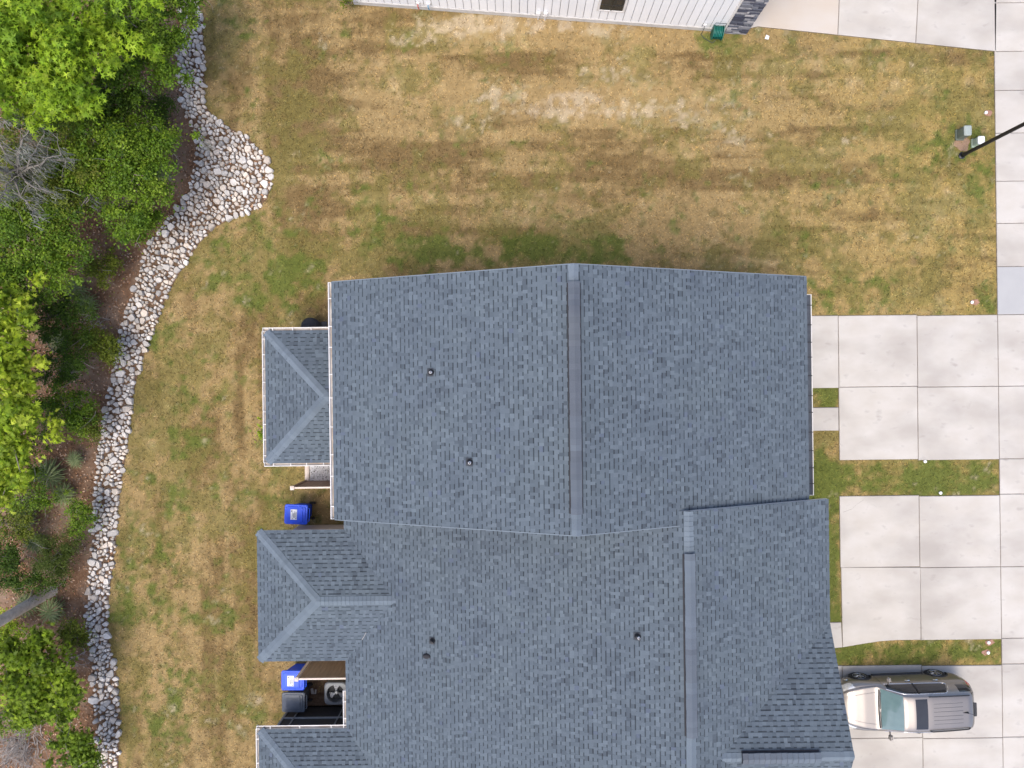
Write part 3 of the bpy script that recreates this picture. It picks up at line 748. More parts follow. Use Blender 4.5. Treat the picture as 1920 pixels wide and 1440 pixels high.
# pent roof over the garage front
pc = 1 / math.sqrt(1 + .3 * .3); PX = 10.12
roof.plane((PX, -4.05, 2.75), (0, 1, 0), (-pc, 0, .3 * pc), [(0, -.02), (7.0, -.02), (7.0, 1.3), (0, 1.3)])
deck_plane(dk, [(PX, -4.05, 2.75), (PX, 2.95, 2.75), (PX - 1.3 * pc, 2.95, 2.75 + .39 * pc), (PX - 1.3 * pc, -4.05, 2.75 + .39 * pc)])
rA = dk.build('roof', M['fascia'], hA)
roof.build(rA, lambda p: 1.0 / (1 + .06 * abs(p.x - 1) + .06 * abs(p.y)))
cap_line(caps.new(), (AX, AY0, AZ), (AX, AY0 + .62, AZ), (1, 0, -SL), (-1, 0, -SL)); cap_line(caps.new(), (AX, AY1, AZ), (AX, AY1 - .55, AZ), (1, 0, -SL), (-1, 0, -SL))
caps.build(rA)
ridge_vent(rA, (AX, AY0 + .6, AZ), (AX, AY1 - .52, AZ), 'y', SL)
for ye, nm_ in ((AY0, -1), (AY1, 1)):
    for xe_ in (AXL, AXR):
        a_ = Vector((xe_, ye, AZ - SL * abs(AX - xe_))); b_ = Vector((AX, ye, AZ)); o_ = Vector((0, nm_ * .012, 0)); u_ = Vector((0, -nm_ * .014, .021)); d_ = Vector((0, 0, -.06))
        m = MB(); m.face([a_ + o_ + Vector((0, 0, .019)), b_ + o_ + Vector((0, 0, .019)), b_ + u_, a_ + u_]); m.face([a_ + o_ + Vector((0, 0, .019)), b_ + o_ + Vector((0, 0, .019)), b_ + o_ + d_, a_ + o_ + d_]); m.build('drip_edge', M['drip'], rA, loc=a_)
gutter(hA, (AXL - .01, AY1 - .02, zeL - .015), (AXL - .01, AY0 + .02, zeL - .015), (-1, 0, 0), hang=.78)
gutter(hA, (PXE - .005, PY1, PZE - .015), (PXE - .005, PY0, PZE - .015), (-1, 0, 0), hang=.5)
gutter(hA, (PXE - .10, PY1 + .005, PZE - .017), (wx0, PY1 + .005, PZE - .017), (0, 1, 0), hang=.6)
gutter(hA, (PXE - .10, PY0 - .005, PZE - .017), (wx0, PY0 - .005, PZE - .017), (0, -1, 0), hang=.55)
gutter(hA, (PX + .012, 2.95, 2.735), (PX + .012, -3.95, 2.735), (1, 0, 0), hang=.62, w=.185, dirt='gutter_shade', hm='blackmatte', deep=.16)  # dark fill here is painted eave shade, not dirt
for px_, py_ in ((808, 698), (881, 867)):
    z_ = 6.2
    for _ in range(6):
        q_ = P(px_, py_, z_ + .1); z_ = AZ - SL * abs(AX - q_.x)
    vent_pipe(rA, q_.x, q_.y, z_, 1)

# ---- townhouse with the long rear slope (lower in the photo)
BX, BZ, BXL, BXR, BY0, BY1 = 5.061, 6.6645, -5.886, 9.8965, -19.0, -3.74
hB = empty('townhouse', (3, -10, 0), 'townhouse with hipped rear wings and a front cross gable behind the parked car', 'house', 'joined townhouses')
zbl = BZ - SL * (BX - BXL); zbr = BZ - SL * (BXR - BX)
m = MB(); ux0, ux1, uy0, uy1 = BXL + .4, BXR - .45, BY0 + .3, -4.16
prof = [(ux0, 0), (ux1, 0), (ux1, BZ - SL * (ux1 - BX) - .2), (BX, BZ - .2), (ux0, BZ - SL * (BX - ux0) - .2)]
a = [m.vert((x, uy0, z)) for x, z in prof]; b = [m.vert((x, uy1, z)) for x, z in prof]
m.f.append(a); m.f.append(b[::-1])
for i in range(5): m.f.append([a[i], b[i], b[(i + 1) % 5], a[(i + 1) % 5]])
m.box((-6.75, -7.26, 1.2), (2.9, 3.92, 2.4))
fix_normals(m.build('wall', M['siding'], hB))
roof = Roof(); dk = MB(); caps = Caps()
xz_planes(roof, dk, BX, BZ, None, BXR, BY0, BY1)
# rear slope: starts at the eave; butt against the wings
cs = CS; Ls = (BX - BXL) / cs
roof.plane((BXL, BY0, zbl), (0, 1, 0), (cs, 0, SL * cs), [(0, -.025), (BY1 - BY0, -.025), (BY1 - BY0, Ls), (0, Ls)])
deck_plane(dk, [(BXL, BY0, zbl), (BXL, BY1, zbl), (BX, BY1, BZ), (BX, BY0, BZ)])
W1 = hip_end(roof, dk, caps, -8.92, -9.53, -5.01, zbl, .31, -2.6)
W2 = hip_end(roof, dk, caps, -8.94, -16.45, -11.93, zbl, .31, -2.6)
# front cross gable
GZ, GY, GXE, GYE = 6.30, -11.07, 9.93, -7.68; gs = (GZ - 4.80) / (GYE - GY); gc = 1 / math.sqrt(1 + gs * gs); gl = (GYE - GY) / gc
for sy in (1, -1):
    ye = GY + sy * (GYE - GY)
    roof.plane((5.2, ye, 4.80), (1, 0, 0), (0, -sy * gc, gs * gc), [(.0, 0), (GXE - 5.2, 0), (GXE - 5.2, gl), (.0, gl)])
    deck_plane(dk, [(5.2, ye, 4.80), (GXE, ye, 4.80), (GXE, GY, GZ), (5.2, GY, GZ)])
rB = dk.build('roof', M['fascia'], hB)
roof.build(rB, lambda p: (1.0 if p.y > -14.5 else .01) / (1 + .05 * abs(p.x) + .05 * abs(p.y + 4)))
cap_line(caps.new(), (BX, BY1, BZ), (BX, BY1 - 1.32, BZ), (1, 0, -SL), (-1, 0, -SL)); cap_line(caps.new(), (BX, BY0, BZ), (BX, -10.2, BZ), (1, 0, -SL), (-1, 0, -SL))
cap_line(caps.new(), (GXE, GY, GZ), (8.6, GY, GZ), (0, 1, -gs), (0, -1, -gs)); cap_line(caps.new(), (5.9, GY, GZ), (6.75, GY, GZ), (0, 1, -gs), (0, -1, -gs))
caps.build(rB)
ridge_vent(rB, (BX, -10.25, BZ), (BX, BY1 - 1.24, BZ), 'y', SL)
ridge_vent(rB, (6.62, GY, GZ), (8.9, GY, GZ), 'x', gs)
gutter(hB, (-8.945, -11.90, zbl - .015), (-8.945, -16.4, zbl - .015), (-1, 0, 0), hang=.65)
gutter(hB, (-9.04, -11.925, zbl - .017), (BXL - .02, -11.925, zbl - .017), (0, 1, 0), hang=.8)
gutter(hB, (BXL - .01, -10.62, zbl - .015), (BXL - .01, -11.92, zbl - .015), (-1, 0, 0), hang=.6)
for px_, py_, wh in ((811, 1203, 0), (1197, 1195, 1)):
    z_ = 4
    for _ in range(6):
        q_ = P(px_, py_, z_ + .1); z_ = BZ - SL * abs(BX - q_.x)
    vent_pipe(rB, q_.x, q_.y, z_, 1, bool(wh), .2)
z_ = 3.5
for _ in range(6):
    q_ = P(800, 1231, z_ + .05); z_ = BZ - SL * (BX - q_.x)
m = MB(); m.lathe((q_.x, q_.y, z_), [(.11, 0), (.10, .06), (.05, .09)], 12, None, 1.3, .8); m.build('exhaust_hood', M['blackmatte'], rB, loc=(q_.x, q_.y, z_), smooth=True)
# small roof twigs
m = MB(); c = P(683, 1192, 3.0); m.tube([c + Vector((-.06, -.1, .1)), c + Vector((.02, .02, .12)), c + Vector((.08, .14, .1))], .008, 5)
tag(m.build('fallen_twig', M['bark_pale']), 'thin pale twig lying in the roof valley of the hipped wing', 'twig')
# screened porch under the lower wing
pw_y, pw_x0, pw_x1 = -12.2, -8.62, BXL + .42
por = MB(); por.box(((pw_x0 + pw_x1) / 2, pw_y - .03, 1.15), (pw_x1 - pw_x0, .012, 2.3)); por.box((pw_x0 + .03, pw_y - 1.9, 1.15), (.012, 3.7, 2.3))
sp_ = por.build('porch_screen', M['screen'], hB, loc=(pw_x0, pw_y, 0))
for dx_, w_ in ((.0, .07), (.42, .035), (2.05, .04), (pw_x1 - pw_x0 - .04, .06)):
    m = MB(); m.box((pw_x0 + dx_ + w_ / 2, pw_y, 1.15), (w_, .05, 2.3)); m.build('mullion', M['frame_grey'], sp_, loc=(pw_x0 + dx_, pw_y, 0))
for z_, h_ in ((.04, .08), (1.02, .05), (2.27, .06)):
    m = MB(); m.box(((pw_x0 + pw_x1) / 2, pw_y + .003, z_), (pw_x1 - pw_x0, .05, h_)); m.build('rail', M['frame_grey'], sp_, loc=(pw_x0, pw_y, z_))
m = MB(); m.box((-7.2, -12.0, .03), (3.4, .5, .1)); m.build('porch_sill', M['bed'], hB, loc=(-7.2, -12.0, 0))

# ------------------------------------------------------------------ privacy fences
def fence(x0, x1, y, h, bm, label):
    f = empty('privacy_fence', (x0, y, 0), label, 'fence')
    n = int((x1 - x0 - .1) / .145); w_ = (x1 - x0 - .1) / n
    base = MB().bbox((0, 0, 0), (w_ - .006, .022, h - .12), .004)
    me_ = None
    for i in range(n):
        c = Vector((x0 + .1 + (i + .5) * w_, y, (h - .12) / 2 + .06))
        if me_ is None:
            o = base.build('board', bm, loc=(0, 0, 0)); me_ = o.data; o.parent = f; o.location = c - WL[f.name]; WL[o.name] = c
        else: obj('board', me_, bm, f, c)
    m = MB(); m.bbox(((x0 + x1) / 2 + .04, y, h - .03), (x1 - x0 - .08, .06, .06), .006); m.build('top_rail', M['fence_trim'], f)
    m = MB(); m.bbox(((x0 + x1) / 2 + .04, y, .10), (x1 - x0 - .08, .05, .10), .006); m.build('bottom_rail', M['fence_trim'] if bm is M['fence'] else bm, f)
    m = MB(); m.bbox((x0 + .03, y, h / 2), (.105, .105, h), .008); p = m.build('post', M['fence_trim'] if bm is M['fence'] else bm, f)
    m = MB(); c = (x0 + .03, y, h); m.bbox((c[0], c[1], h + .012), (.145, .145, .025), .005)
    b_ = [m.vert((c[0] + sx * .07, c[1] + sy * .07, h + .024)) for sx, sy in ((-1, -1), (1, -1), (1, 1), (-1, 1))]; t_ = m.vert((c[0], c[1], h + .06))
    for i in range(4): m.f.append([b_[i], b_[(i + 1) % 4], t_])
    m.build('post_cap', M['fence_trim'], p)
    return f
fence(-7.93, wx0, -3.62, 1.78, M['fence_dark'], 'short brown privacy fence with a pale cap beside the white pebble bed')
fence(-7.86, ux0, -10.46, 1.78, M['fence'], 'tan board privacy fence beside the air conditioner')

# ------------------------------------------------------------------ wheeled bins
def bin_(px, py, mt, label, sticker, rot=0.0, h=1.06):
    c = P(px, py, h); c.z = 0
    e = empty('wheeled_bin', c, label, 'bin', 'wheeled bins behind the houses'); Mz = Matrix.Rotation(rot, 3, 'Z')
    def T(x, y, z): v = Mz @ Vector((x, y, 0)); return (c.x + v.x, c.y + v.y, z)
    m = MB()                                    # tapered rounded body, handle side +x
    def ring(w_, d_, z, ox=0):
        k = .05; pts_ = [(-d_ + k, -w_), (d_ - k, -w_), (d_, -w_ + k), (d_, w_ - k), (d_ - k, w_), (-d_ + k, w_), (-d_, w_ - k), (-d_, -w_ + k)]
        return [m.vert(T(x + ox, y, z)) for x, y in pts_]
    rs = [ring(.24, .27, .04, .03), ring(.25, .28, .12, .03), ring(.315, .36, .92), ring(.345, .395, .94), ring(.345, .395, .99)]
    for r0, r1 in zip(rs, rs[1:]):
        for k in range(8): m.f.append([r0[k], r0[(k + 1) % 8], r1[(k + 1) % 8], r1[k]])
    m.f.append(rs[0][::-1]); m.f.append(rs[-1])
    fix_normals(m.build('body', mt, e))
    m = MB()
    rs = [ring(.36, .42, .985, -.01), ring(.365, .425, 1.01, -.01), ring(.345, .405, 1.028, -.01), ring(.30, .36, 1.03, -.015), ring(.285, .345, 1.048, -.015), ring(.2, .26, 1.06, -.015)]
    for r0, r1 in zip(rs, rs[1:]):
        for k in range(8): m.f.append([r0[k], r0[(k + 1) % 8], r1[(k + 1) % 8], r1[k]])
    m.f.append(rs[-1]); m.f.append(rs[0][::-1]); lid = fix_normals(m.build('lid', mt, e))
    m = MB(); m.bbox(T(.23, 0, 1.062), (.035, .52, .03), .01, Mz); m.build('lid_rib', mt, lid)
    m = MB(); m.tube([T(.43, -.25, .97), T(.47, -.22, .98), T(.47, .22, .98), T(.43, .25, .97)], .017, 8); m.build('handle', mt, e)
    for sy in (-1, 1):
        m = MB(); m.lathe(T(.33, sy * .29, .12), [(.05, -.03), (.12, -.03), (.12, .03), (.05, .03)], 14, Mz @ Matrix.Rotation(math.pi / 2, 3, 'X')); m.build('wheel', M['rubber'], e)
    if sticker:
        m = MB(); m.face([T(-.20, -.19, 1.0635), T(.035, -.19, 1.0635), T(.035, .19, 1.0635), T(-.20, .19, 1.0635)]); s_ = m.build('sticker', M['white'], lid)
        m = MB()
        for (x0, y0, x1, y1) in ((-.085, -.11, -.07, .06), (-.055, -.13, -.045, .12), (-.03, -.09, -.02, .08), (-.0, -.12, .015, .10), (-.11, -.12, -.10, .04), (-.18, .10, -.14, .15), (-.02, -.165, .02, -.135), (-.14, -.165, -.11, -.14), (-.13, -.05, -.122, .09)):
            m.face([T(x0, y0, 1.066), T(x1, y0, 1.066), T(x1, y1, 1.066), T(x0, y1, 1.066)])
        m.build('print', M['print'], s_)
    return e
bin_(555, 965, M['blue'], 'blue wheeled bin standing alone on the lawn near the short brown fence', True, math.radians(-3))
bin_(549, 1277, M['blue'], 'blue wheeled bin beside the tan fence, touching the grey bin', True, math.radians(-1))
bin_(550, 1318, M['grey_bin'], 'dark grey wheeled bin next to the blue bin and the screened porch', False, math.radians(-1))

# air conditioner
c = P(629, 1301, .9); c.z = 0
ac = empty('air_conditioner', c, 'round grey air conditioner condenser with a three blade fan in the side yard', 'air conditioner')
m = MB()
def aring(r, z, k=.16):
    pts_ = []
    for sx, sy in ((1, 1), (-1, 1), (-1, -1), (1, -1)):
        for t in range(4):
            a0 = {(1, 1): 0, (-1, 1): 90, (-1, -1): 180, (1, -1): 270}[(sx, sy)]; an = math.radians(a0 + t * 30)
            pts_.append((c.x + sx * (r - k) + k * math.cos(an), c.y + sy * (r - k) + k * math.sin(an), z))
    return [m.vert(p) for p in pts_]
def circ(r, z, n=16):
    return [m.vert((c.x + r * math.cos(2 * math.pi * (k + .5) / n), c.y + r * math.sin(2 * math.pi * (k + .5) / n), z)) for k in range(n)]
rs = [aring(.39, .05), aring(.40, .09), aring(.40, .80), aring(.425, .82), aring(.42, .87), aring(.39, .90)]
rs.append(circ(.335, .905)); rs.append(circ(.325, .88)); rs.append(circ(.32, .62))
for r0, r1 in zip(rs, rs[1:]):
    for k in range(16): m.f.append([r0[k], r0[(k + 1) % 16], r1[(k + 1) % 16], r1[k]])
m.f.append(rs[-1]); cas = fix_normals(m.build('casing', M['ac'], ac))
m = MB(); m.lathe((c.x, c.y, .63), [(.318, 0), (.318, .005)], 20); m.build('fan_well', M['black'], ac)
for k in range(3):
    m = MB(); an = math.radians(95 + 120 * k)
    q = [(.05, -.25), (.28, -.52), (.30, .05), (.27, .30), (.05, .35)]
    top = [(c.x + r * math.cos(an + t), c.y + r * math.sin(an + t), .74 + .06 * (t)) for r, t in q]
    m.face(top); m.face([(x, y, z - .008) for x, y, z in top[::-1]]); m.build('fan_blade', M['fan'], ac)
m = MB(); m.lathe((c.x, c.y, .68), [(.07, 0), (.07, .09), (.05, .11)], 12); m.build('fan_hub', M['fan'], ac)
m = MB()
for r in (.10, .19, .28):
    m.tube([(c.x + r * math.cos(2 * math.pi * k / 20), c.y + r * math.sin(2 * math.pi * k / 20), .905) for k in range(21)], .0035, 4, False)
for k in range(8):
    an = math.pi * 2 * k / 8; m.tube([(c.x + .05 * math.cos(an), c.y + .05 * math.sin(an), .905), (c.x + .335 * math.cos(an), c.y + .335 * math.sin(an), .905)], .003, 4, False)
m.build('grille', M['wire'], ac)
m = MB(); m.bbox((c.x, c.y, .03), (.95, .95, .06), .01); m.build('pad', M['found'], ac)
# paper scrap on soil in the side yard
m = MB(); m.prism([P2(580, 1270), P2(1200 and 632, 1270), P2(640, 1318), P2(578, 1320)], .0, .012); tag(m.build('side_yard_soil', M['bed']), kind='structure')
m = MB(); q = P(586, 1296); m.box((q.x, q.y, .03), (.10, .24, .02), Matrix.Rotation(.2, 3, 'Z')); m.box((q.x + .12, q.y - .02, .035), (.06, .2, .015), Matrix.Rotation(-.15, 3, 'Z'))
tag(m.build('splash_block', M['found']), 'small pale splash block on the soil beside the air conditioner', 'splash block')

# pebble bed beside porch
pb = empty('pebble_bed', (*P2(603, 886), 0), 'small bed of white and black pebbles with concrete edging beside the hipped porch', 'pebble bed')
x0, y0, x1, y1 = rect(581, 866, 640, 901)
m = MB(); m.box(((x0 + x1) / 2, (y0 + y1) / 2, .01), (x1 - x0, y1 - y0, .03)); m.build('bed', M['gravel'], pb)
m = MB(); m.bbox((x0 - .09, (y0 + y1) / 2, .04), (.16, y1 - y0, .1), .01); m.build('edging', M['fence_trim'], pb)
n_ = 1500; pv = []; pf = []; pcx = []
for i in range(n_):
    x = R.uniform(x0, x1); y = R.uniform(y0, y1); r = R.uniform(.012, .026); z = R.uniform(.025, .05); b0 = len(pv)
    k = R.uniform(.6, 1)
    for d_ in ((1, 0, 0), (0, k, 0), (-1, 0, 0), (0, -k, 0), (0, 0, .7), (0, 0, -.7)): pv.append((x + d_[0] * r - pb.location.x, y + d_[1] * r - pb.location.y, z + d_[2] * r))
    for q in ((0, 1, 4), (1, 2, 4), (2, 3, 4), (3, 0, 4)): pf.append([b0 + a_ for a_ in q])
    t = R.random(); v = .04 if t < .13 else (.3 if t < .2 else R.uniform(.75, .88)); pcx += [(v, v, v * 1.01)] * 6
tag(obj('pebbles', np_mesh('pebbles', pv, pf, np.array(pcx)), M['pebble'], pb, WL[pb.name]), kind='stuff')

# covered grill next to the porch
c = P(580, 612, .9); c.z = 0
gr = empty('covered_grill', c, 'black covered round grill standing beside the hipped porch roof', 'grill')
m = MB(); m.lathe(c, [(.26, 0.02), (.30, .1), (.31, .4), (.34, .62), (.35, .70), (.335, .84), (.27, .96), (.14, 1.03), (.03, 1.05)], 18); m.build('cover', M['blackmatte'], gr, smooth=True)
m = MB(); m.tube([c + Vector((-.08, -.02, 1.03)), c + Vector((-.05, -.02, 1.09)), c + Vector((.05, -.02, 1.09)), c + Vector((.08, -.02, 1.03))], .014, 6); m.build('handle', M['black'], gr)
m = MB(); m.bbox(c + Vector((.47, .02, .6)), (.22, .36, .03), .01); m.build('side_shelf', M['black'], gr)

# ------------------------------------------------------------------ neighbouring house at the top of the photo
nA = P(664, 7); nB = P(1357, 59.5); nC = P(1399, 62.5)
dv = (nC - nA).normalized(); nv = Vector((dv.y, -dv.x, 0)); ang = math.atan2(dv.y, dv.x); RZ = Matrix.Rotation(ang, 3, 'Z')
nh = empty('neighbouring_house', nA + dv * 7 - nv * 5, 'neighbouring house with white vertical board siding and a grey stone corner', 'house')
HW = 5.4; L_all = (nC - nA).length; L_b = (nB - nA).dot(dv)
m = MB(); c = nA + dv * (L_all / 2) - nv * 6.0; m.box((c.x, c.y, HW / 2), (L_all - .08, 11.9, HW), RZ); wl = m.build('wall', M['groove'], nh)
nbd = 47; bw = L_b / nbd; me_ = None
for i in range(nbd):
    d0 = (i + .5) * bw
    win = 8.9
    c = nA + dv * d0 + nv * (-.012)
    if me_ is None:
        o = MB().bbox((0, 0, 0), (bw - .02, .03, HW - .26), .004, RZ).build('siding_board', M['white_board'], loc=(0, 0, 0)); me_ = o.data
        o.parent = wl; o.location = Vector((c.x, c.y, .24 + (HW - .26) / 2)) - WL[wl.name]; WL[o.name] = Vector((c.x, c.y, .24 + (HW - .26) / 2))
    else: obj('siding_board', me_, M['white_board'], wl, (c.x, c.y, .24 + (HW - .26) / 2))
m = MB(); c = nA + dv * (L_b / 2) + nv * .012; m.bbox((c.x, c.y, .12), (L_b, .05, .22), .006, RZ); m.build('foundation', M['found'], nh, loc=nA)
m = MB(); c = nA + dv * (L_b - .02) + nv * .02; m.bbox((c.x, c.y, HW / 2), (.10, .05, HW), .006, RZ); m.build('corner_board', M['fascia'], nh, loc=c)
# stone veneer: every ledge stone its own piece
ven = MB(); c = nB + dv * ((L_all - L_b) / 2) - nv * .02; ven.box((c.x, c.y, HW / 2), (L_all - L_b + .0, .10, HW), RZ); vo = ven.build('stone_veneer', M['groove'], nh, loc=nB)
z = .02; vt = [(.06, .065, .09), (.10, .11, .14), (.17, .18, .205), (.30, .30, .31), (.42, .41, .41), (.045, .05, .075), (.23, .235, .25)]
while z < 3.3:
    hh = R.choice((.07, .09, .11, .13)); d0 = 0.0; Lv = L_all - L_b
    while d0 < Lv - .01:
        w_ = min(R.uniform(.18, .48), Lv - d0); 
        if Lv - d0 - w_ < .1: w_ = Lv - d0
        c = nB + dv * (d0 + w_ / 2) + nv * (.045 + R.uniform(-.008, .02)); mm = MB(); mm.cur = R.choice(vt)
        mm.bbox((c.x, c.y, z + hh / 2), (w_ - .012, .05, hh - .010), .008, RZ); mm.build('ledge_stone', M['veneer'], vo, loc=(c.x, c.y, z), col=True); d0 += w_
    z += hh
# window
wc = (P(1139, 41) - nA).dot(dv); wz0, wz1, ww = .98, 2.55, .86
c = nA + dv * wc + nv * .03
wi = MB()
for dx_ in (-ww / 2 - .04, ww / 2 + .04): q = c + dv * dx_; wi.bbox((q.x, q.y, (wz0 + wz1) / 2), (.08, .05, wz1 - wz0 + .16), .005, RZ)
for zz in (wz0 - .04, wz1 + .04): wi.bbox((c.x, c.y, zz), (ww + .14, .056, .08), .005, RZ)
wo_ = wi.build('window', M['fascia'], nh, loc=(c.x, c.y, wz0))
for sx in (-1, 1):
    q = c + dv * (sx * ww / 4) - nv * .004
    m = MB(); m.box((q.x, q.y, (wz0 + wz1) / 2), (ww / 2 - .03, .03, wz1 - wz0 - .02), RZ); m.build('pane', M['glass_dark'], wo_, loc=(q.x, q.y, wz0))
m = MB(); m.bbox((c.x + nv.x * .002, c.y + nv.y * .002, (wz0 + wz1) / 2), (.04, .05, wz1 - wz0), .005, RZ)
for zz in (wz0 + .35, wz0 + .75, wz0 + 1.15): m.box((c.x + nv.x * .006, c.y + nv.y * .006, zz), (ww - .04, .03, .018), RZ)
m.build('glazing_bar', M['blackpaint'], wo_, loc=(c.x, c.y, wz0))
# roof of the neighbouring house (above the frame)
m = MB(); b_ = [nA - dv * .4 + nv * .3, nC + dv * .4 + nv * .3, nC + dv * .4 - nv * 12.3, nA - dv * .4 - nv * 12.3]; rdg = [(b_[0] + b_[3]) / 2, (b_[1] + b_[2]) / 2]
Zv = Vector((0, 0, HW)); Zr = Vector((0, 0, HW + 2.4))
m.face([b_[0] + Zv, b_[1] + Zv, rdg[1] + Zr, rdg[0] + Zr]); m.face([b_[2] + Zv, b_[3] + Zv, rdg[0] + Zr, rdg[1] + Zr]); m.face([p + Zv - Vector((0, 0, .15)) for p in b_]); m.face([b_[0] + Zv, rdg[0] + Zr, b_[3] + Zv]); m.face([b_[1] + Zv, rdg[1] + Zr, b_[2] + Zv])
m.build('roof', M['deck'], nh)
# wall fittings
for px_, py_, mt_, nm in ((787, 12, M['redpipe'], 'hose_tap'), (806, 14, M['bluepipe'], 'hose_tap')):
    d_ = (P(px_, py_) - nA).dot(dv); c = nA + dv * d_ + nv * .06
    m = MB(); m.bbox((c.x, c.y, .48), (.13, .05, .13), .006, RZ); tp = m.build(nm, M['white'], nh, loc=(c.x, c.y, .4))
    m = MB(); q = c + nv * .03; m.tube([q + Vector((0, 0, .48)), q + nv * .06 + Vector((0, 0, .44)), q + nv * .08 + dv * .03 + Vector((0, 0, .30))], .02, 6); m.build('valve', mt_, tp)
for px_, py_, hh in ((1009, 33, .16), (1022, 33, .20)):
    d_ = (P(px_, py_) - nA).dot(dv); c = nA + dv * d_ + nv * .08
    m = MB(); m.bbox((c.x, c.y, .45), (.15, .10, hh), .01, RZ); ub = m.build('meter_box', M['white'], nh, loc=(c.x, c.y, .3))
    m = MB(); m.tube([(c.x, c.y, .4), (c.x, c.y, .02)], .022, 8); m.build('conduit', M['white'], ub)
# garden hose reel
c = P(1341, 67); hr = empty('hose_reel', c, 'green garden hose reel against the white wall by the stone corner', 'hose reel')
m = MB()
for k in range(5):
    for r in (.17, .215): m.tube([c + dv * (-.12 + .06 * k) + nv * (.02 + r * math.cos(t)) + Vector((0, 0, .30 + r * math.sin(t))) for t in [2 * math.pi * j / 18 for j in range(19)]], .026, 6, False)
m.build('hose', M['hose'], hr, smooth=True)
for s_ in (-.18, .18):
    m = MB(); q = c + dv * s_ + nv * .02 + Vector((0, 0, .30)); m.lathe(q, [(.03, -.012), (.27, -.012), (.27, .012), (.03, .012)], 18, RZ @ Matrix.Rotation(math.pi / 2, 3, 'Y')); m.build('reel_side', M['hose'], hr)
m = MB(); m.tube([c + dv * -.2 + Vector((0, 0, .02)), c + dv * -.2 - nv * .08 + Vector((0, 0, .78)), c + dv * .2 - nv * .08 + Vector((0, 0, .78)), c + dv * .2 + Vector((0, 0, .02))], .012, 6); m.build('frame', M['wire'], hr)
m = MB(); q = P(1315, 58) + nv * .05
m.tube([q + Vector((0, 0, .5)), q + nv * .07 + Vector((0, 0, .45)), q + nv * .1 + Vector((0, 0, .05)), q + nv * .22 + dv * .1 + Vector((0, 0, .03)), c + nv * .3 + dv * -.1 + Vector((0, 0, .03)), c + nv * .22 + Vector((0, 0, .1))], .014, 6); m.build('supply_hose', M['wire'], hr)
m = MB(); m.bbox((q.x - nv.x * .01, q.y - nv.y * .01, .52), (.12, .05, .12), .006, RZ); m.build('tap_plate', M['white'], hr)

# ------------------------------------------------------------------ street lamp, pedestals, clean-outs
c = P(1803, 292)
lp = empty('lamp_post', c, 'tall slim black lamp post rising from the lawn beside the pavement', 'lamp post')
m = MB(); m.lathe(c, [(.085, .0), (.085, .25), (.07, .30), (.066, 4.6), (.05, 4.65)], 14); m.build('pole', M['blackpaint'], lp, smooth=True)
m = MB(); m.lathe(c, [(.13, 0), (.13, .03), (.09, .06)], 14); m.build('base_plate', M['blackpaint'], lp)
m = MB(); m.lathe(c + Vector((0, 0, 4.62)), [(.05, 0), (.17, .08), (.19, .42), (.23, .44), (.06, .62), (.02, .75)], 12); m.build('lantern', M['blackpaint'], lp)
def pedestal(px, py, w_, d_, h, body, top, label, rot):
    c = P(px, py, 0); e = empty('utility_pedestal', c, label, 'utility box', 'utility boxes by the lamp post'); Mz = Matrix.Rotation(rot, 3, 'Z')
    m = MB(); m.bbox((c.x, c.y, h / 2 - .02), (w_, d_, h), .03, Mz); m.bbox((c.x, c.y, .05), (w_ + .05, d_ + .05, .1), .02, Mz); m.build('body', body, e)
    m = MB(); m.bbox((c.x, c.y, h - .01), (w_ + .02, d_ + .02, .09), .035, Mz); m.build('lid', top, e)
    m = MB(); v = Mz @ Vector((-w_ / 2 - .006, 0, 0)); m.bbox((c.x + v.x, c.y + v.y, h * .55), (.012, d_ * .7, h * .5), .004, Mz); m.build('door', body, e)
pedestal(1797.5, 254, .27, .36, .55, M['util'], M['util_top'], 'dark green utility pedestal with a grey green lid near the lamp post', 0)
pedestal(1826.5, 269.5, .24, .28, .42, M['util_pale'], M['util_white'], 'pale green utility pedestal with a white lid touching the lamp post line', 0)
def patch(px, py, rx, ry, mt_, name, z=.012, n=14):
    m = MB(); c = P(px, py); pts_ = []
    for k in range(n):
        t = 2 * math.pi * k / n; q = R.uniform(.7, 1.15); pts_.append((c.x + rx * .0204 * q * math.cos(t), c.y + ry * .0204 * q * math.sin(t), z))
    m.face(pts_); 
    return tag(m.build(name, mt_), kind='structure')
patch(1804, 272, 15, 15, M['dirt'], 'bare_soil', .016)
for i, (px_, py_, sx, lab) in enumerate(((1847, 212, 5, 'white clean-out cap in red dirt on the lawn near the lamp post'), (1821, 567, 6, 'white clean-out cap in red dirt near the darker grey paving slab'),
        (1733, 865, 0, 'white clean-out cap on the grass at the edge of the uppermost driveway'), (1762, 924, 0, 'white clean-out cap on the grass at the edge of the middle driveway'),
        (1852, 1204, 3, 'upper white clean-out cap on the grass strip above the parked car'), (1851, 1223, -3, 'lower white clean-out cap on the grass strip above the parked car'))):
    c = P(px_, py_); e = empty('cleanout_cap', c, lab, 'pipe cap', 'sewer clean-out caps')
    m = MB(); m.lathe(c, [(.048, .0), (.048, .05), (.058, .05), (.058, .075), (.04, .082)], 14); m.build('pipe', M['white'], e)
    m = MB(); m.bbox(c + Vector((0, 0, .086)), (.028, .028, .016), .004); m.build('nut', M['white'], e)
    if sx: patch(px_ + sx, py_, 9, 6, M['dirt_red'], 'red_soil', .018)
m = MB(); c = P(1437, 71); m.prism([(c.x - .08, c.y - .05), (c.x + .06, c.y - .08), (c.x + .1, c.y + .04), (c.x - .02, c.y + .1)], .02, .05); tag(m.build('litter_scrap', M['white']), 'small pale scrap of litter on the grass near the stone corner', 'litter')

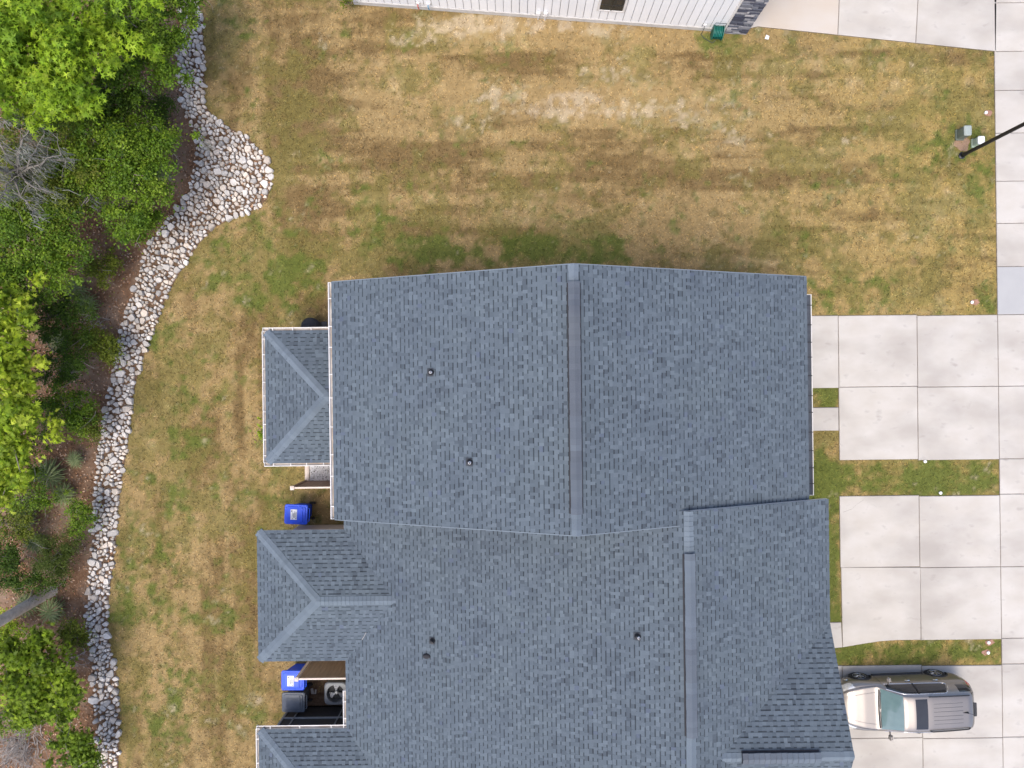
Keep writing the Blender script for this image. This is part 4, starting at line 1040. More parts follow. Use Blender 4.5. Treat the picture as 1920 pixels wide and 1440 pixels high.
# ------------------------------------------------------------------ parked car
def build_car(loc, yaw):
    e = empty('parked_car', loc, 'taupe metallic estate car with sunroof and roof rails parked on the lowest driveway', 'car')
    e.rotation_euler = (0, 0, yaw)
    st = [ # x, w, zb, zsh, wsh, zr, wr
     (-2.385, .58, .46, .90, .54, .95, .42), (-2.36, .68, .36, .98, .63, 1.06, .50), (-2.30, .77, .30, 1.05, .71, 1.20, .54), (-2.18, .85, .27, 1.09, .77, 1.42, .555),
     (-2.02, .905, .26, 1.10, .84, 1.61, .575), (-1.85, .915, .26, 1.10, .86, 1.655, .58), (-1.2, .92, .26, 1.08, .88, 1.69, .595), (-.5, .92, .26, 1.05, .885, 1.705, .605), (.1, .92, .26, 1.035, .885, 1.69, .60),
     (.42, .92, .26, 1.03, .885, 1.635, .60), (.75, .92, .26, 1.025, .88, 1.375, .655), (1.10, .92, .26, 1.01, .87, 1.115, .72), (1.20, .92, .26, 1.0, .865, 1.085, .72), (1.6, .92, .26, .965, .845, 1.055, .66),
     (1.95, .89, .26, .91, .79, 1.005, .57), (2.15, .825, .27, .86, .71, .95, .50), (2.28, .73, .30, .79, .61, .88, .42), (2.36, .61, .36, .72, .49, .80, .33), (2.40, .48, .44, .64, .36, .70, .24)]
    sx = np.array([s[0] for s in st]); 
    def ctrl(s):
        x, w, zb, zs, ws, zr, wr = s; k = min(1, max(.15, (zr - zs) / .5))
        return [(0, zb), (w - .14, zb), (w - .025, zb + .09), (w, (zb + zs) / 2), (w - .012, zs - .13), (ws, zs), ((ws + wr) / 2 + .055 * k, (zs + zr) / 2), (wr + .055, zr - .075 * k), (wr - .06, zr - .012 * k), (wr * .5, zr + .014), (0, zr + .022)]
    C = np.array([ctrl(s) for s in st])
    X = np.concatenate([np.arange(-2.385, -2.2, .02), np.arange(-2.2, 2.1, .035), np.arange(2.1, 2.401, .02)])
    D = np.stack([[np.interp(X, sx, C[:, j, k]) for k in range(2)] for j in range(11)], 0)        # j, k, x
    for _ in range(2): D[:, :, 1:-1] = (D[:, :, :-2] + 2 * D[:, :, 1:-1] + D[:, :, 2:]) / 4
    SUB = 6
    def cr(jf):
        j = int(min(max(math.floor(jf), 0), 9)); t = jf - j
        p0, p1, p2, p3 = D[max(j - 1, 0)], D[j], D[j + 1], D[min(j + 2, 10)]
        return .5 * ((2 * p1) + (-p0 + p2) * t + (2 * p0 - 5 * p1 + 4 * p2 - p3) * t * t + (-p0 + 3 * p1 - 3 * p2 + p3) * t ** 3)
    JS = [k / SUB for k in range(10 * SUB + 1)]
    Gd = np.stack([cr(j) for j in JS], 0)                  # j, k, x
    def S(x, jf, off=0.0):
        a = cr(jf); y = np.interp(x, X, a[0]); z = np.interp(x, X, a[1])
        b = cr(min(jf + .1, 10)); ty, tz = np.interp(x, X, b[0]) - y, np.interp(x, X, b[1]) - z
        l = math.hypot(ty, tz) or 1
        return Vector((x, y + off * tz / l, z - off * ty / l))
    parts = {k: MB() for k in ('body', 'windshield', 'rear_window', 'sunroof', 'side_r', 'side_l', 'quarter_r', 'quarter_l', 'head_r', 'head_l', 'tail_r', 'tail_l')}
    vidx = {k: {} for k in parts}
    XW = (1.425, -1.425)
    def cls(x, j, y, z, s):
        sd = 'r' if s < 0 else 'l'
        if j > .6 and j < 4.4 and any((x - w_) ** 2 + (z - .36) ** 2 < .395 ** 2 for w_ in XW): return None
        if j >= 7.35 and .45 < x < 1.07: return 'windshield'
        if x < -2.03 and j > 7.0 and z > 1.1: return 'rear_window'
        if j > 8.05 and -.36 < x < .07: return 'sunroof'
        if 5.3 < j < 6.75 and -1.3 + (j - 5.3) * .12 < x < .86: return 'side_' + sd
        if 5.5 < j < 6.7 and -2.15 < x < -1.62: return 'quarter_' + sd
        if 4.15 < j < 5.9 and 1.86 + (5.9 - j) * .07 < x < 2.27: return 'head_' + sd
        if 3.9 < j < 5.3 and -2.36 < x < -2.12: return 'tail_' + sd
        return 'body'
    for s in (-1, 1):
        for i in range(len(X) - 1):
            for j in range(len(JS) - 1):
                xm = (X[i] + X[i + 1]) / 2; jm = (JS[j] + JS[j + 1]) / 2; ym = Gd[j, 0, i]; zm = (Gd[j, 1, i] + Gd[j + 1, 1, i]) / 2
                k = cls(xm, jm, ym, zm, s)
                if k is None: continue
                m = parts[k]; ids = []
                for a_, b_ in ((i, j), (i + 1, j), (i + 1, j + 1), (i, j + 1)):
                    key = (a_, b_, s if 0 < b_ < len(JS) - 1 else 0)
                    if key not in vidx[k]: vidx[k][key] = m.vert((X[a_], s * Gd[b_, 0, a_], Gd[b_, 1, a_]))
                    ids.append(vidx[k][key])
                if len(set(ids)) == 4: parts[k].f.append(ids if s > 0 else ids[::-1])
    b = parts['body']
    for i, fl in ((0, 1), (len(X) - 1, -1)):
        ring = [b.vert((X[i], Gd[j, 0, i], Gd[j, 1, i])) for j in range(len(JS))] + [b.vert((X[i], -Gd[j, 0, i], Gd[j, 1, i])) for j in range(len(JS) - 2, 0, -1)]
        b.f.append(ring)
    Ws = Vector((0, 0, 0)); WL[e.name] = Ws
    def add(m, name, mt, parent=e, loc=(0, 0, 0), smooth=True): return m.build(name, mt, parent, loc=loc, smooth=smooth)
    body = fix_normals(add(b, 'body', M['paint']))
    fix_normals(add(parts['windshield'], 'windshield', M['windshield'])); fix_normals(add(parts['rear_window'], 'rear_window', M['glass_dark'])); fix_normals(add(parts['sunroof'], 'sunroof', M['glass_dark']))
    for k, nm, mt in (('side', 'side_window', 'glass_dark'), ('quarter', 'quarter_window', 'glass_dark'), ('head', 'headlight', 'headlamp'), ('tail', 'tail_light', 'tail')):
        for sd in 'rl': fix_normals(add(parts[k + '_' + sd], nm, M[mt]))
    for s in (-1, 1):
        F_ = lambda v: Vector((v.x, s * v.y, v.z))
        m = MB(); pth = [F_(S(x, 5.25, .006)) for x in np.linspace(.9, -1.22, 24)] + [F_(S(-1.30, j, .006)) for j in (5.4, 5.8)] + [F_(S(-1.22, 6.4, .006)), F_(S(-1.1, 6.78, .006))] + [F_(S(x, 6.82, .006)) for x in np.linspace(-1.0, .4, 16)] + [F_(S(x, 6.82 , .006)) for x in np.linspace(.45, .88, 8)]
        m.tube(pth, .014, 5, False); add(m, 'window_trim', M['chrome'], body)
        m = MB(); m.tube([F_(S(-.13, j, .004)) for j in (5.3, 5.8, 6.3, 6.8)], .03, 5); add(m, 'door_pillar', M['black'], body)
        m = MB(); m.tube([F_(S(-.42, 7.5, .012))] + [F_(S(x, 7.5, .05)) for x in np.linspace(-.5, -1.8, 10)] + [F_(S(-1.9, 7.5, .012))], .022, 6); add(m, 'roof_rail', M['black'])
        for xd in (-.02, -1.02):
            m = MB(); p = F_(S(xd - .02, 4.45, .02)); m.bbox(p, (.20, .035, .032), .012); add(m, 'door_handle', M['chrome'], body)
        for xd in (.95, -.13, -1.12):
            m = MB(); m.tube([F_(S(xd, j, .0015)) for j in np.linspace(1.6, 5.2, 9)], .005, 4, False); add(m, 'door_gap', M['black'], body)
        m = MB(); m.tube([F_(S(x, 1.9, .01)) for x in np.linspace(.95, -.95, 14)], .05, 6); add(m, 'sill_trim', M['black'], body)
        m = MB(); m.tube([F_(S(x, 5.95, .002)) for x in np.linspace(1.16, 2.12, 12)], .006, 4, False); add(m, 'bonnet_gap', M['black'], body)
        m = MB(); m.tube([F_(S(x, 8.3, .001)) for x in np.linspace(1.2, 2.15, 12)], .008, 4, False); add(m, 'bonnet_crease', M['paint'], body)
        # mirror
        mi = MB(); q = F_(S(.72, 5.25)); mi.tube([q, q + Vector((.02, s * .10, .05))], .03, 6); mi.bbox(q + Vector((.03, s * .19, .085)), (.13, .21, .15), .05); mo = add(mi, 'wing_mirror', M['paint'], smooth=False)
        mi = MB(); mi.bbox(q + Vector((-.037, s * .19, .085)), (.012, .17, .11), .005); add(mi, 'mirror_glass', M['chrome'], mo, smooth=False)
        for xw in XW:                                       # wheels
            RX = Matrix.Rotation(math.pi / 2, 3, 'X')
            m = MB(); m.lathe((xw, s * .80, .355), [(.23, -.105), (.315, -.112), (.345, -.09), (.355, -.05), (.355, .05), (.345, .09), (.315, .112), (.23, .105)], 30, RX); wh = add(m, 'wheel', M['rubber'])
            m = MB(); y_ = s * .875
            m.lathe((xw, s * .80, .355), [(.20, -.09), (.232, -.112), (.236, -.104), (.236, .104), (.232, .112), (.20, .09)], 30, RX)
            for k in range(5):
                for dd in (-.14, .14):
                    an = 2 * math.pi * k / 5 + .3
                    m.tube([(xw + .05 * math.cos(an), y_ + s * .02, .355 + .05 * math.sin(an)), (xw + .225 * math.cos(an + dd), y_ + s * .012, .355 + .225 * math.sin(an + dd))], [.024, .017], 5)
            m.lathe((xw, y_ + s * .01, .355), [(.06, -.025), (.06, .025)], 14, RX); add(m, 'rim', M['alloy'], wh, smooth=False)
            m = MB(); m.lathe((xw, s * .79, .355), [(.225, -.03), (.225, .03)], 20, RX); add(m, 'brake_disc', M['black'], wh, smooth=False)
            m = MB(); rr = .395; pts_ = []
            for t in np.linspace(-.25, math.pi + .25, 22):
                x_ = xw + rr * math.cos(t); z_ = .36 + rr * math.sin(t); js = np.linspace(1.0, 4.6, 60); zz = [np.interp(x_, X, cr(j)[1]) for j in js]; yy = [np.interp(x_, X, cr(j)[0]) for j in js]
                pts_.append((x_, s * (np.interp(z_, zz, yy) + .004), z_))
            m.tube(pts_, .024, 6); add(m, 'wheel_arch', M['black'], body)
            m = MB(); m.lathe((xw, s * .68, .36), [(.39, -.19), (.39, .19)], 20, RX); add(m, 'arch_liner', M['black'], body, smooth=False)
        m = MB(); q = F_(S(2.05, 3.0, .012)); m.bbox(q, (.14, .03, .09), .012); add(m, 'fog_lamp', M['chrome'], body)
    # roof ribs, fin, rear lip
    for y_ in (-.36, -.22, -.08, .08, .22, .36):
        m = MB(); zf = lambda x: float(np.interp(x, X, np.array([np.interp(abs(y_), [0, .3, .54], [D[10, 1, i], D[9, 1, i], D[8, 1, i]]) for i in range(len(X))])))
        m.tube([(x, y_, zf(x) + .001) for x in np.linspace(-.55, -1.62, 8)], .0065, 4, False); add(m, 'roof_groove', M['wire'], body)
    m = MB(); z_ = float(np.interp(-1.7, X, D[10, 1])); a_ = [(-1.58, 0, z_), (-1.80, .03, z_), (-1.80, -.03, z_), (-1.79, 0, z_ + .09)]
    for q in ((0, 1, 3), (0, 3, 2), (1, 2, 3)): m.face([a_[i] for i in q])
    m.tube([(-1.79, 0, z_ + .07), (-1.95, 0.03, z_ + .12)], .008, 5); add(m, 'antenna', M['black'], smooth=False)
    m = MB(); m.bbox((-2.19, 0, 1.47), (.10, .50, .03), .012); m.bbox((-2.24, 0, 1.44), (.05, .46, .05), .02); add(m, 'spoiler', M['black'], smooth=False)
    # face: bonnet gap, grille, chrome bars, badge, wipers
    def nose(y, z, off=.012):
        js = np.linspace(2, 10, 90); best = None
        for i in range(len(X) - 1, int(len(X) * .6), -1):
            zz = Gd[:, 1, i]; yy = Gd[:, 0, i]; k = np.argmin(np.abs(zz[12:] - z)) + 12
            if zz.max() >= z and yy[k] >= abs(y) - .01: return Vector((X[i] + off, y, z))
        return Vector((2.2, y, z))
    for z_, yw in ((.60, .50), (.735, .52)):
        m = MB(); m.tube([nose(y, z_, .022) for y in np.linspace(-yw, yw, 17)], .034, 6); add(m, 'grille_bar', M['chrome'], body)
    m = MB(); pr = [nose(y, .665, .004) for y in np.linspace(-.54, .54, 15)]
    for p, q in zip(pr, pr[1:]): m.face([p + Vector((0, 0, -.09)), q + Vector((0, 0, -.09)), q + Vector((-.02, 0, .12)), p + Vector((-.02, 0, .12))])
    add(m, 'grille', M['black'], body)
    m = MB(); p = nose(0, .67, .03); m.bbox(p, (.03, .18, .055), .01); m.bbox(p, (.028, .07, .09), .01); add(m, 'badge', M['gold'], body, smooth=False)
    for y0, y1 in ((-.62, -.02), (.10, .66)):
        m = MB(); m.tube([S(1.06, 8.2, .02) * 1 if False else Vector((1.09 - .06 * abs(y) ** 2, y, float(np.interp(1.06, X, D[9, 1])) + .03)) for y in np.linspace(y0, y1, 6)], .012, 5); add(m, 'wiper', M['black'])
    m = MB(); m.tube([Vector((1.12 - .07 * y * y, y, float(np.interp(1.12, X, np.interp(abs(y), [0, .36, .66, .8], [D[10, 1].max() * 0, 0, 0, 0]) * 0 + D[9, 1])) + .004 - .02 * y * y)) for y in np.linspace(-.7, .7, 13)], .028, 5); add(m, 'cowl', M['black'], body)
    WL[e.name] = Vector(loc)
build_car(Vector((14.40, -12.02, ZS)), math.pi + math.radians(1.6))

# ------------------------------------------------------------------ vegetation
def rot_from_normal(n, spin):
    n = n / np.linalg.norm(n, axis=1, keepdims=True)
    ref = np.where(np.abs(n[:, 2:3]) < .9, np.array([[0, 0, 1.]]), np.array([[1., 0, 0]]))
    a = np.cross(ref, n); a /= np.linalg.norm(a, axis=1, keepdims=True); b = np.cross(n, a)
    c, s = np.cos(spin)[:, None], np.sin(spin)[:, None]
    return a * c + b * s, -a * s + b * c, n
def star_leaf():
    v = [(0, 0, 0)]; f = []
    for k in range(5):
        t = math.pi * 2 * k / 6 - math.pi * 2 / 3 + math.pi / 2; v.append((math.cos(t), math.sin(t), -.12))
    for k in range(6):
        t = math.pi * 2 * (k - .5) / 6 - math.pi * 2 / 3 + math.pi / 2; v.append((.36 * math.cos(t), .36 * math.sin(t), .0))
    for k in range(5): f.append((0, 6 + k, 1 + k, 7 + k))
    return np.array(v), np.array(f)
def kite_leaf(w=.36): return np.array([(0, -.1, 0), (w, .4, .06), (0, 1, -.05), (-w, .4, .06)]), np.array([(0, 1, 2, 3)])
def spray_leaf():
    """a twig tip with five pointed leaflets"""
    v = []; f = []
    for k in range(5):
        t = (k - 2) * .62; c, s = math.cos(t), math.sin(t); l = 1 - .12 * abs(k - 2)
        for x, y, z in ((0, 0, 0), (.15 * l, .5 * l, .05), (0, l, -.08), (-.15 * l, .5 * l, .05)): v.append((x * c + y * s, -x * s + y * c, z))
        f.append(tuple(range(4 * k, 4 * k + 4)))
    return np.array(v), np.array(f)
def leaves_mesh(name, pos, nrm, size, cols, tpl):
    tv, tf = tpl; n = len(pos); a, b, c = rot_from_normal(nrm, NR.uniform(0, 2 * np.pi, n))
    V = pos[:, None, :] + size[:, None, None] * (a[:, None, :] * tv[None, :, 0:1] + b[:, None, :] * tv[None, :, 1:2] + c[:, None, :] * tv[None, :, 2:3])
    F_ = (np.arange(n)[:, None, None] * len(tv) + tf[None]).reshape(-1, 4)
    return np_mesh(name, V.reshape(-1, 3), F_, np.repeat(cols, len(tv), 0))
def crown_points(c, r, nclump, per, rc, low=-.25, seed=0):
    """clumps along uneven branches plus loose ones between: ragged outline, gaps, light and dark lumps"""
    nl_ = 9 + nclump // 14; r = np.array(r)
    az_ = np.arange(nl_) * 2.39996 + NR.uniform(-.5, .5, nl_); ln_ = NR.uniform(.55, 1.32, nl_); ri = NR.uniform(-.1, .9, nl_)
    lob = NR.randint(0, nl_, nclump); t = NR.uniform(.12, 1.0, nclump) ** .7
    d = np.stack([np.cos(az_[lob]), np.sin(az_[lob]), ri[lob] * (1 - .55 * t)], 1)
    cc = d * (t * ln_[lob])[:, None] * r + NR.normal(size=(nclump, 3)) * r * np.array([.10, .10, .14])
    loose = NR.rand(nclump) < .33
    e0 = NR.normal(size=(nclump, 3)); e0 /= np.linalg.norm(e0, axis=1, keepdims=True); e0[:, 2] = np.where(e0[:, 2] < low, -e0[:, 2], e0[:, 2])
    cc[loose] = (e0 * (NR.uniform(.2, 1, nclump) ** .6)[:, None] * r)[loose]
    cc = cc + np.array(c)
    rcs = rc * NR.uniform(.5, 1.2, nclump) * np.where(loose, 1, 1.15 - .5 * t)
    n = nclump * per; k = np.repeat(np.arange(nclump), per)
    e = NR.normal(size=(n, 3)); e /= np.linalg.norm(e, axis=1, keepdims=True)
    pos = cc[k] + e * (rcs[k] * NR.uniform(.1, 1.15, n) ** .8)[:, None] * np.array([1, 1, .55])
    far_ = NR.rand(n) < .2; pos[far_] += NR.normal(size=(far_.sum(), 3)) * np.array([.20, .20, .08])
    nrm = e * .7 + np.array([0, 0, .85]) + NR.normal(size=(n, 3)) * .42
    return pos, nrm, cc, k
def tube_branches(m, root, tips, r0, wob=.25):
    root = Vector(root)
    for t in tips:
        t = Vector(t); mid = root.lerp(t, .5) + Vector((R.uniform(-wob, wob), R.uniform(-wob, wob), R.uniform(0, wob)))
        m.tube([root, mid, t], [r0, r0 * .6, r0 * .2], 6, False)
def moss_mesh(spots, strands=26, length=(.35, 1.0)):
    V = []; F_ = []
    for p in spots:
        for _ in range(strands):
            L_ = R.uniform(*length); x, y, z = p[0] + R.gauss(0, .10), p[1] + R.gauss(0, .10), p[2]; w_ = R.uniform(.006, .02); an = R.uniform(0, math.pi); b0 = len(V); n = 5
            for i in range(n):
                t = i / (n - 1); x += R.gauss(0, .035); y += R.gauss(0, .035); ww_ = w_ * (1 - .7 * t)
                V += [(x - ww_ * math.cos(an), y - ww_ * math.sin(an), z - L_ * t), (x + ww_ * math.cos(an), y + ww_ * math.sin(an), z - L_ * t)]
            for i in range(n - 1): F_.append((b0 + 2 * i, b0 + 2 * i + 1, b0 + 2 * i + 3, b0 + 2 * i + 2))
    return V, F_
STAR, KITE, SPRAY = star_leaf(), kite_leaf(), spray_leaf()
def tree(name, label, cat, px, py, zc, r, nclump, per, rc, size, tpl, pal, trunk=True, moss=0, bark='bark', group=None, tr=.14, zdark=None):
    c = P(px, py, zc); g0 = P(px, py); base = Vector((c.x * .35 + g0.x * .65 + R.uniform(-.1, .1), c.y * .35 + g0.y * .65 + R.uniform(-.1, .1), 0))
    e = empty(name, base, label, cat, group)
    pos, nrm, cc, k = crown_points((c.x, c.y, c.z), r, nclump, per, rc)
    okz = pos[:, 2] > .05; pos, nrm, k = pos[okz], nrm[okz], k[okz]
    n = len(pos); pal = np.array(pal); cm = NR.uniform(0, 1, nclump)[k]; t = np.clip(cm * .6 + NR.uniform(0, 1, n) * .4, 0, .999) * (len(pal) - 1)
    i0 = t.astype(int); cols = pal[i0] + (pal[np.minimum(i0 + 1, len(pal) - 1)] - pal[i0]) * (t - i0)[:, None]
    cols = cols * NR.uniform(.55, 1.4, n)[:, None]
    me_ = leaves_mesh('crown', pos - np.array(base), nrm, size * NR.uniform(.55, 1.35, n), cols, tpl)
    obj('crown', me_, M['leaf'], e, base)
    m = MB(); fork = Vector((c.x, c.y, max(c.z - r[2] * .6, c.z * .35)))
    m.tube([base + Vector((0, 0, -.1)), base.lerp(fork, .5) + Vector((R.uniform(-.1, .1), R.uniform(-.1, .1), 0)), fork], [tr * 1.25, tr, tr * .75], 8)
    tips = cc[NR.permutation(nclump)[:min(nclump, 26)]]
    tube_branches(m, fork, tips, tr * .4)
    m.build('trunk', M[bark], e, smooth=True)
    if r[0] > .7:
        m = MB()
        for _ in range(9 if r[0] > 1.2 else 5):
            p0 = Vector(cc[NR.randint(nclump)]); d0 = Vector((R.gauss(0, 1), R.gauss(0, 1), R.uniform(.0, .5))).normalized(); pth = [p0 - d0 * .3]
            for _k in range(5): d0 = (d0 + Vector((R.gauss(0, .3), R.gauss(0, .3), R.gauss(.05, .15)))).normalized(); pth.append(pth[-1] + d0 * R.uniform(.12, .24))
            m.tube(pth, [.013, .012, .010, .008, .006, .003], 5, False)
        m.build('bare_twigs', M['bark_grey'], e)['kind'] = 'stuff'
    if moss:
        sp_ = [cc[NR.randint(nclump)] + NR.normal(size=3) * .2 for _ in range(moss)]
        V_, F_ = moss_mesh(sp_); obj('moss', np_mesh('moss', np.array(V_) - np.array(base), F_), M['moss'], e, base)['kind'] = 'stuff'
    return e
LIME = [(.12, .21, .014), (.20, .33, .018), (.30, .43, .022), (.42, .52, .045)]
MID = [(.052, .112, .010), (.102, .188, .013), (.165, .262, .017), (.25, .335, .03)]
OLIV = [(.07, .10, .012), (.12, .16, .016), (.18, .225, .022), (.26, .28, .05)]
YEL = [(.14, .235, .014), (.25, .36, .02), (.38, .48, .03), (.52, .57, .08)]
DARK = [(.034, .07, .008), (.065, .125, .011), (.11, .175, .015)]
# trees with broad star leaves
tree('sweetgum_tree', 'bright lime green tree with star shaped leaves at the top left of the woods', 'tree', 70, 95, 4.6, (2.75, 2.35, 1.7), 210, 80, .52, .115, STAR, LIME, tr=.17)
tree('sweetgum_tree', 'bright lime green tree at the left edge, level with the hipped porch', 'tree', 0, 720, 3.6, (1.75, 3.1, 1.4), 150, 62, .48, .135, SPRAY, YEL, tr=.13)
tree('sweetgum_tree', 'small lime green tree clump at the left edge above the leaning trunk', 'tree', 5, 915, 3.2, (.6, .8, .5), 30, 50, .36, .125, SPRAY, YEL, tr=.08)
# middle green understorey trees
tree('oak_tree', 'mid green small leaved tree reaching over the top of the stone border', 'tree', 270, 70, 3.0, (1.7, 2.3, 1.0), 150, 170, .40, .075, KITE, MID, tr=.10, moss=5)
tree('oak_tree', 'leafy green tree tip overhanging the stones at the top edge', 'tree', 345, 2, 3.0, (.85, .5, .4), 34, 120, .28, .072, KITE, MID, tr=.05)
tree('oak_tree', 'mid green tree beside the rounded bulge of the stone border', 'tree', 215, 305, 2.9, (2.5, 2.0, 1.0), 220, 165, .40, .075, KITE, MID, tr=.10, moss=5)
tree('oak_tree', 'dark green tree in the shade right of the star leaved tree', 'tree', 215, 200, 2.4, (1.5, .9, .8), 80, 150, .36, .07, KITE, DARK, tr=.08, moss=6)
tree('oak_tree', 'olive green mossy tree behind the bulge of the stone border', 'tree', 100, 350, 3.0, (1.7, 1.8, 1.0), 130, 150, .40, .068, KITE, OLIV, tr=.10, moss=8)
tree('oak_tree', 'green tree over the brown gap at the left, above the lime tree', 'tree', 55, 475, 3.0, (2.0, 1.7, 1.0), 170, 160, .42, .072, KITE, MID, tr=.10, moss=4)
tree('oak_tree', 'low green shrubby tree beside the stones where the border narrows', 'tree', 255, 415, 2.0, (.95, .6, .6), 50, 130, .30, .066, KITE, MID, tr=.06)
tree('wax_myrtle', 'broad dark green shrub filling the shade between the lime tree and the green tree above', 'shrub', 90, 590, 1.6, (1.6, .9, .7), 70, 120, .36, .062, KITE, DARK, tr=.05)
tree('wax_myrtle', 'dark green shrub between the lime tree and the stone border', 'shrub', 115, 670, 1.6, (1.0, 1.2, .7), 60, 110, .34, .062, KITE, DARK, tr=.05)
tree('wax_myrtle', 'green shrub right of the lime tree near the palmettos', 'shrub', 125, 765, 1.6, (1.1, 1.1, .6), 60, 110, .34, .062, KITE, MID, tr=.05)
tree('wax_myrtle', 'dark green shrub under the lower end of the lime tree', 'shrub', 30, 850, 1.6, (1.4, 1.0, .6), 56, 110, .34, .062, KITE, MID, tr=.05)
tree('wax_myrtle', 'soft dark green shrub above the leaning grey trunk', 'shrub', 108, 1045, 1.2, (.75, .85, .6), 46, 210, .30, .042, KITE, [(.05, .08, .010), (.075, .11, .014), (.10, .14, .018)], tr=.04)
tree('wax_myrtle', 'dark green shrub at the left edge above the leaning grey trunk', 'shrub', 12, 1060, 1.3, (.7, 1.0, .6), 46, 130, .32, .055, KITE, DARK, tr=.05)
tree('bay_tree', 'yellow green bushy tree below the leaning grey trunk', 'tree', 62, 1262, 2.2, (1.6, 1.45, .8), 110, 60, .38, .13, SPRAY, [(.07, .12, .010), (.14, .22, .012), (.22, .32, .016), (.34, .43, .03)], tr=.08)
tree('bay_tree', 'small yellow green bush at the foot of the stone border near the bottom edge', 'shrub', 135, 1400, 1.5, (.75, .8, .5), 36, 55, .32, .11, SPRAY, [(.08, .14, .010), (.15, .24, .013), (.24, .34, .025)], tr=.05)
tree('bay_tree', 'bright green low bush right of the bushy tree, touching the mulch', 'shrub', 105, 1310, 1.9, (.9, .65, .5), 36, 55, .32, .115, SPRAY, [(.08, .14, .010), (.16, .26, .013), (.27, .37, .025)], tr=.05)
tree('house_shrub', 'tiny yellow green plant against the hipped porch gutter', 'plant', 492, 808, .6, (.16, .45, .3), 10, 22, .12, .07, KITE, YEL, tr=.02)
tree('house_shrub', 'small yellow green shrub at the left corner of the neighbouring house', 'shrub', 648, -4, .8, (.30, .35, .4), 14, 40, .18, .06, KITE, OLIV, tr=.03)
tree('wax_myrtle', 'olive shrub filling the left edge under the mossy bare tree', 'shrub', 5, 330, 1.8, (1.5, 2.4, .8), 100, 110, .38, .066, KITE, OLIV, tr=.05, moss=6)
tree('wax_myrtle', 'low olive shrub below the star leaved tree at the left edge', 'shrub', 90, 225, 1.8, (2.0, .8, .7), 80, 110, .36, .066, KITE, DARK, tr=.05)
for px_, py_, a_, b_, pal_, lab in ((60, 925, 1.0, .8, MID, 'low green undergrowth between the lime clump and the large palmetto'), (205, 655, .35, .5, OLIV, 'small olive seedling on the mulch at the inner edge of the stones'), (150, 965, .5, .6, MID, 'green seedling clump between the large palmetto and the stones'), (140, 1190, .5, .5, OLIV, 'olive seedling clump right of the leaning trunk near the stones'), (300, 215, .5, .8, DARK, 'dark seedling clump on the mulch above the bulge of stones'), (165, 790, .5, .8, OLIV, 'thin olive sapling on the mulch beside the narrowing stones'),
        (20, 985, 1.0, .6, OLIV, 'olive undergrowth at the left edge level with the lone blue bin'), (70, 1090, 1.0, .4, DARK, 'dark undergrowth along the upper side of the leaning trunk'),
        (10, 1180, .6, .7, YEL, 'yellow green shrub at the left edge just under the leaning trunk'), (15, 1340, .8, .8, MID, 'green undergrowth at the left edge above the dead branches'),
        (170, 1425, .4, .5, MID, 'green sapling touching the stones at the bottom edge'), (165, 640, .6, .6, OLIV, 'sparse olive sapling between the dark shrub and the stones'),
        (195, 505, .8, .6, OLIV, 'olive undergrowth on the mulch above the middle palmetto'), (30, 560, .9, .7, MID, 'green undergrowth at the left edge between two trees')):
    tree('undergrowth_shrub', lab, 'shrub', px_, py_, 1.0, (a_, b_, .5), 46, 60, .30, .062, KITE, pal_, tr=.03)
# bare mossy branches over the left edge
c = P(20, 320, 3.9); e = empty('mossy_tree', (c.x, c.y, 0), 'bare grey tree hung with pale moss at the left edge', 'tree')
m = MB(); m.tube([(c.x, c.y, -.1), (c.x + .1, c.y, 2.0), (c.x, c.y, 3.6)], [.14, .12, .09], 8); spots = []
for tx, ty, tz in ((0, 240, 4.7), (60, 235, 4.8), (110, 290, 4.6), (125, 300, 4.2), (95, 362, 4.4), (60, 395, 4.4), (5, 380, 4.6), (-20, 320, 4.8), (40, 280, 4.9), (85, 250, 4.6)):
    t = P(tx, ty, tz); a = Vector((c.x, c.y, 3.5)); mid = a.lerp(t, .5) + Vector((R.uniform(-.3, .3), R.uniform(-.3, .3), .35)); pth = []
    for q in np.linspace(0, 1, 7): pth.append(a * (1 - q) ** 2 + mid * 2 * q * (1 - q) + t * q * q + Vector((R.gauss(0, .05), R.gauss(0, .05), R.gauss(0, .04))))
    m.tube(pth, [.055, .046, .038, .03, .023, .017, .01], 6, False)
    for q in (2, 3, 4, 5, 6):
        if R.random() < .8: spots.append(pth[q] + Vector((0, 0, .02)))
        s_ = pth[q] + Vector((R.uniform(-.7, .7), R.uniform(-.7, .7), R.uniform(-.1, .5))); m.tube([pth[q], pth[q].lerp(s_, .5) + Vector((0, 0, .08)), s_], [.014, .009, .004], 5, False)
        if R.random() < .4: spots.append(s_)
m.build('trunk', M['bark_grey'], e, smooth=True)
V_, F_ = moss_mesh(spots, 20, (.2, .6)); obj('moss', np_mesh('moss', np.array(V_) - np.array(WL[e.name]), F_), M['moss'], e, WL[e.name])['kind'] = 'stuff'
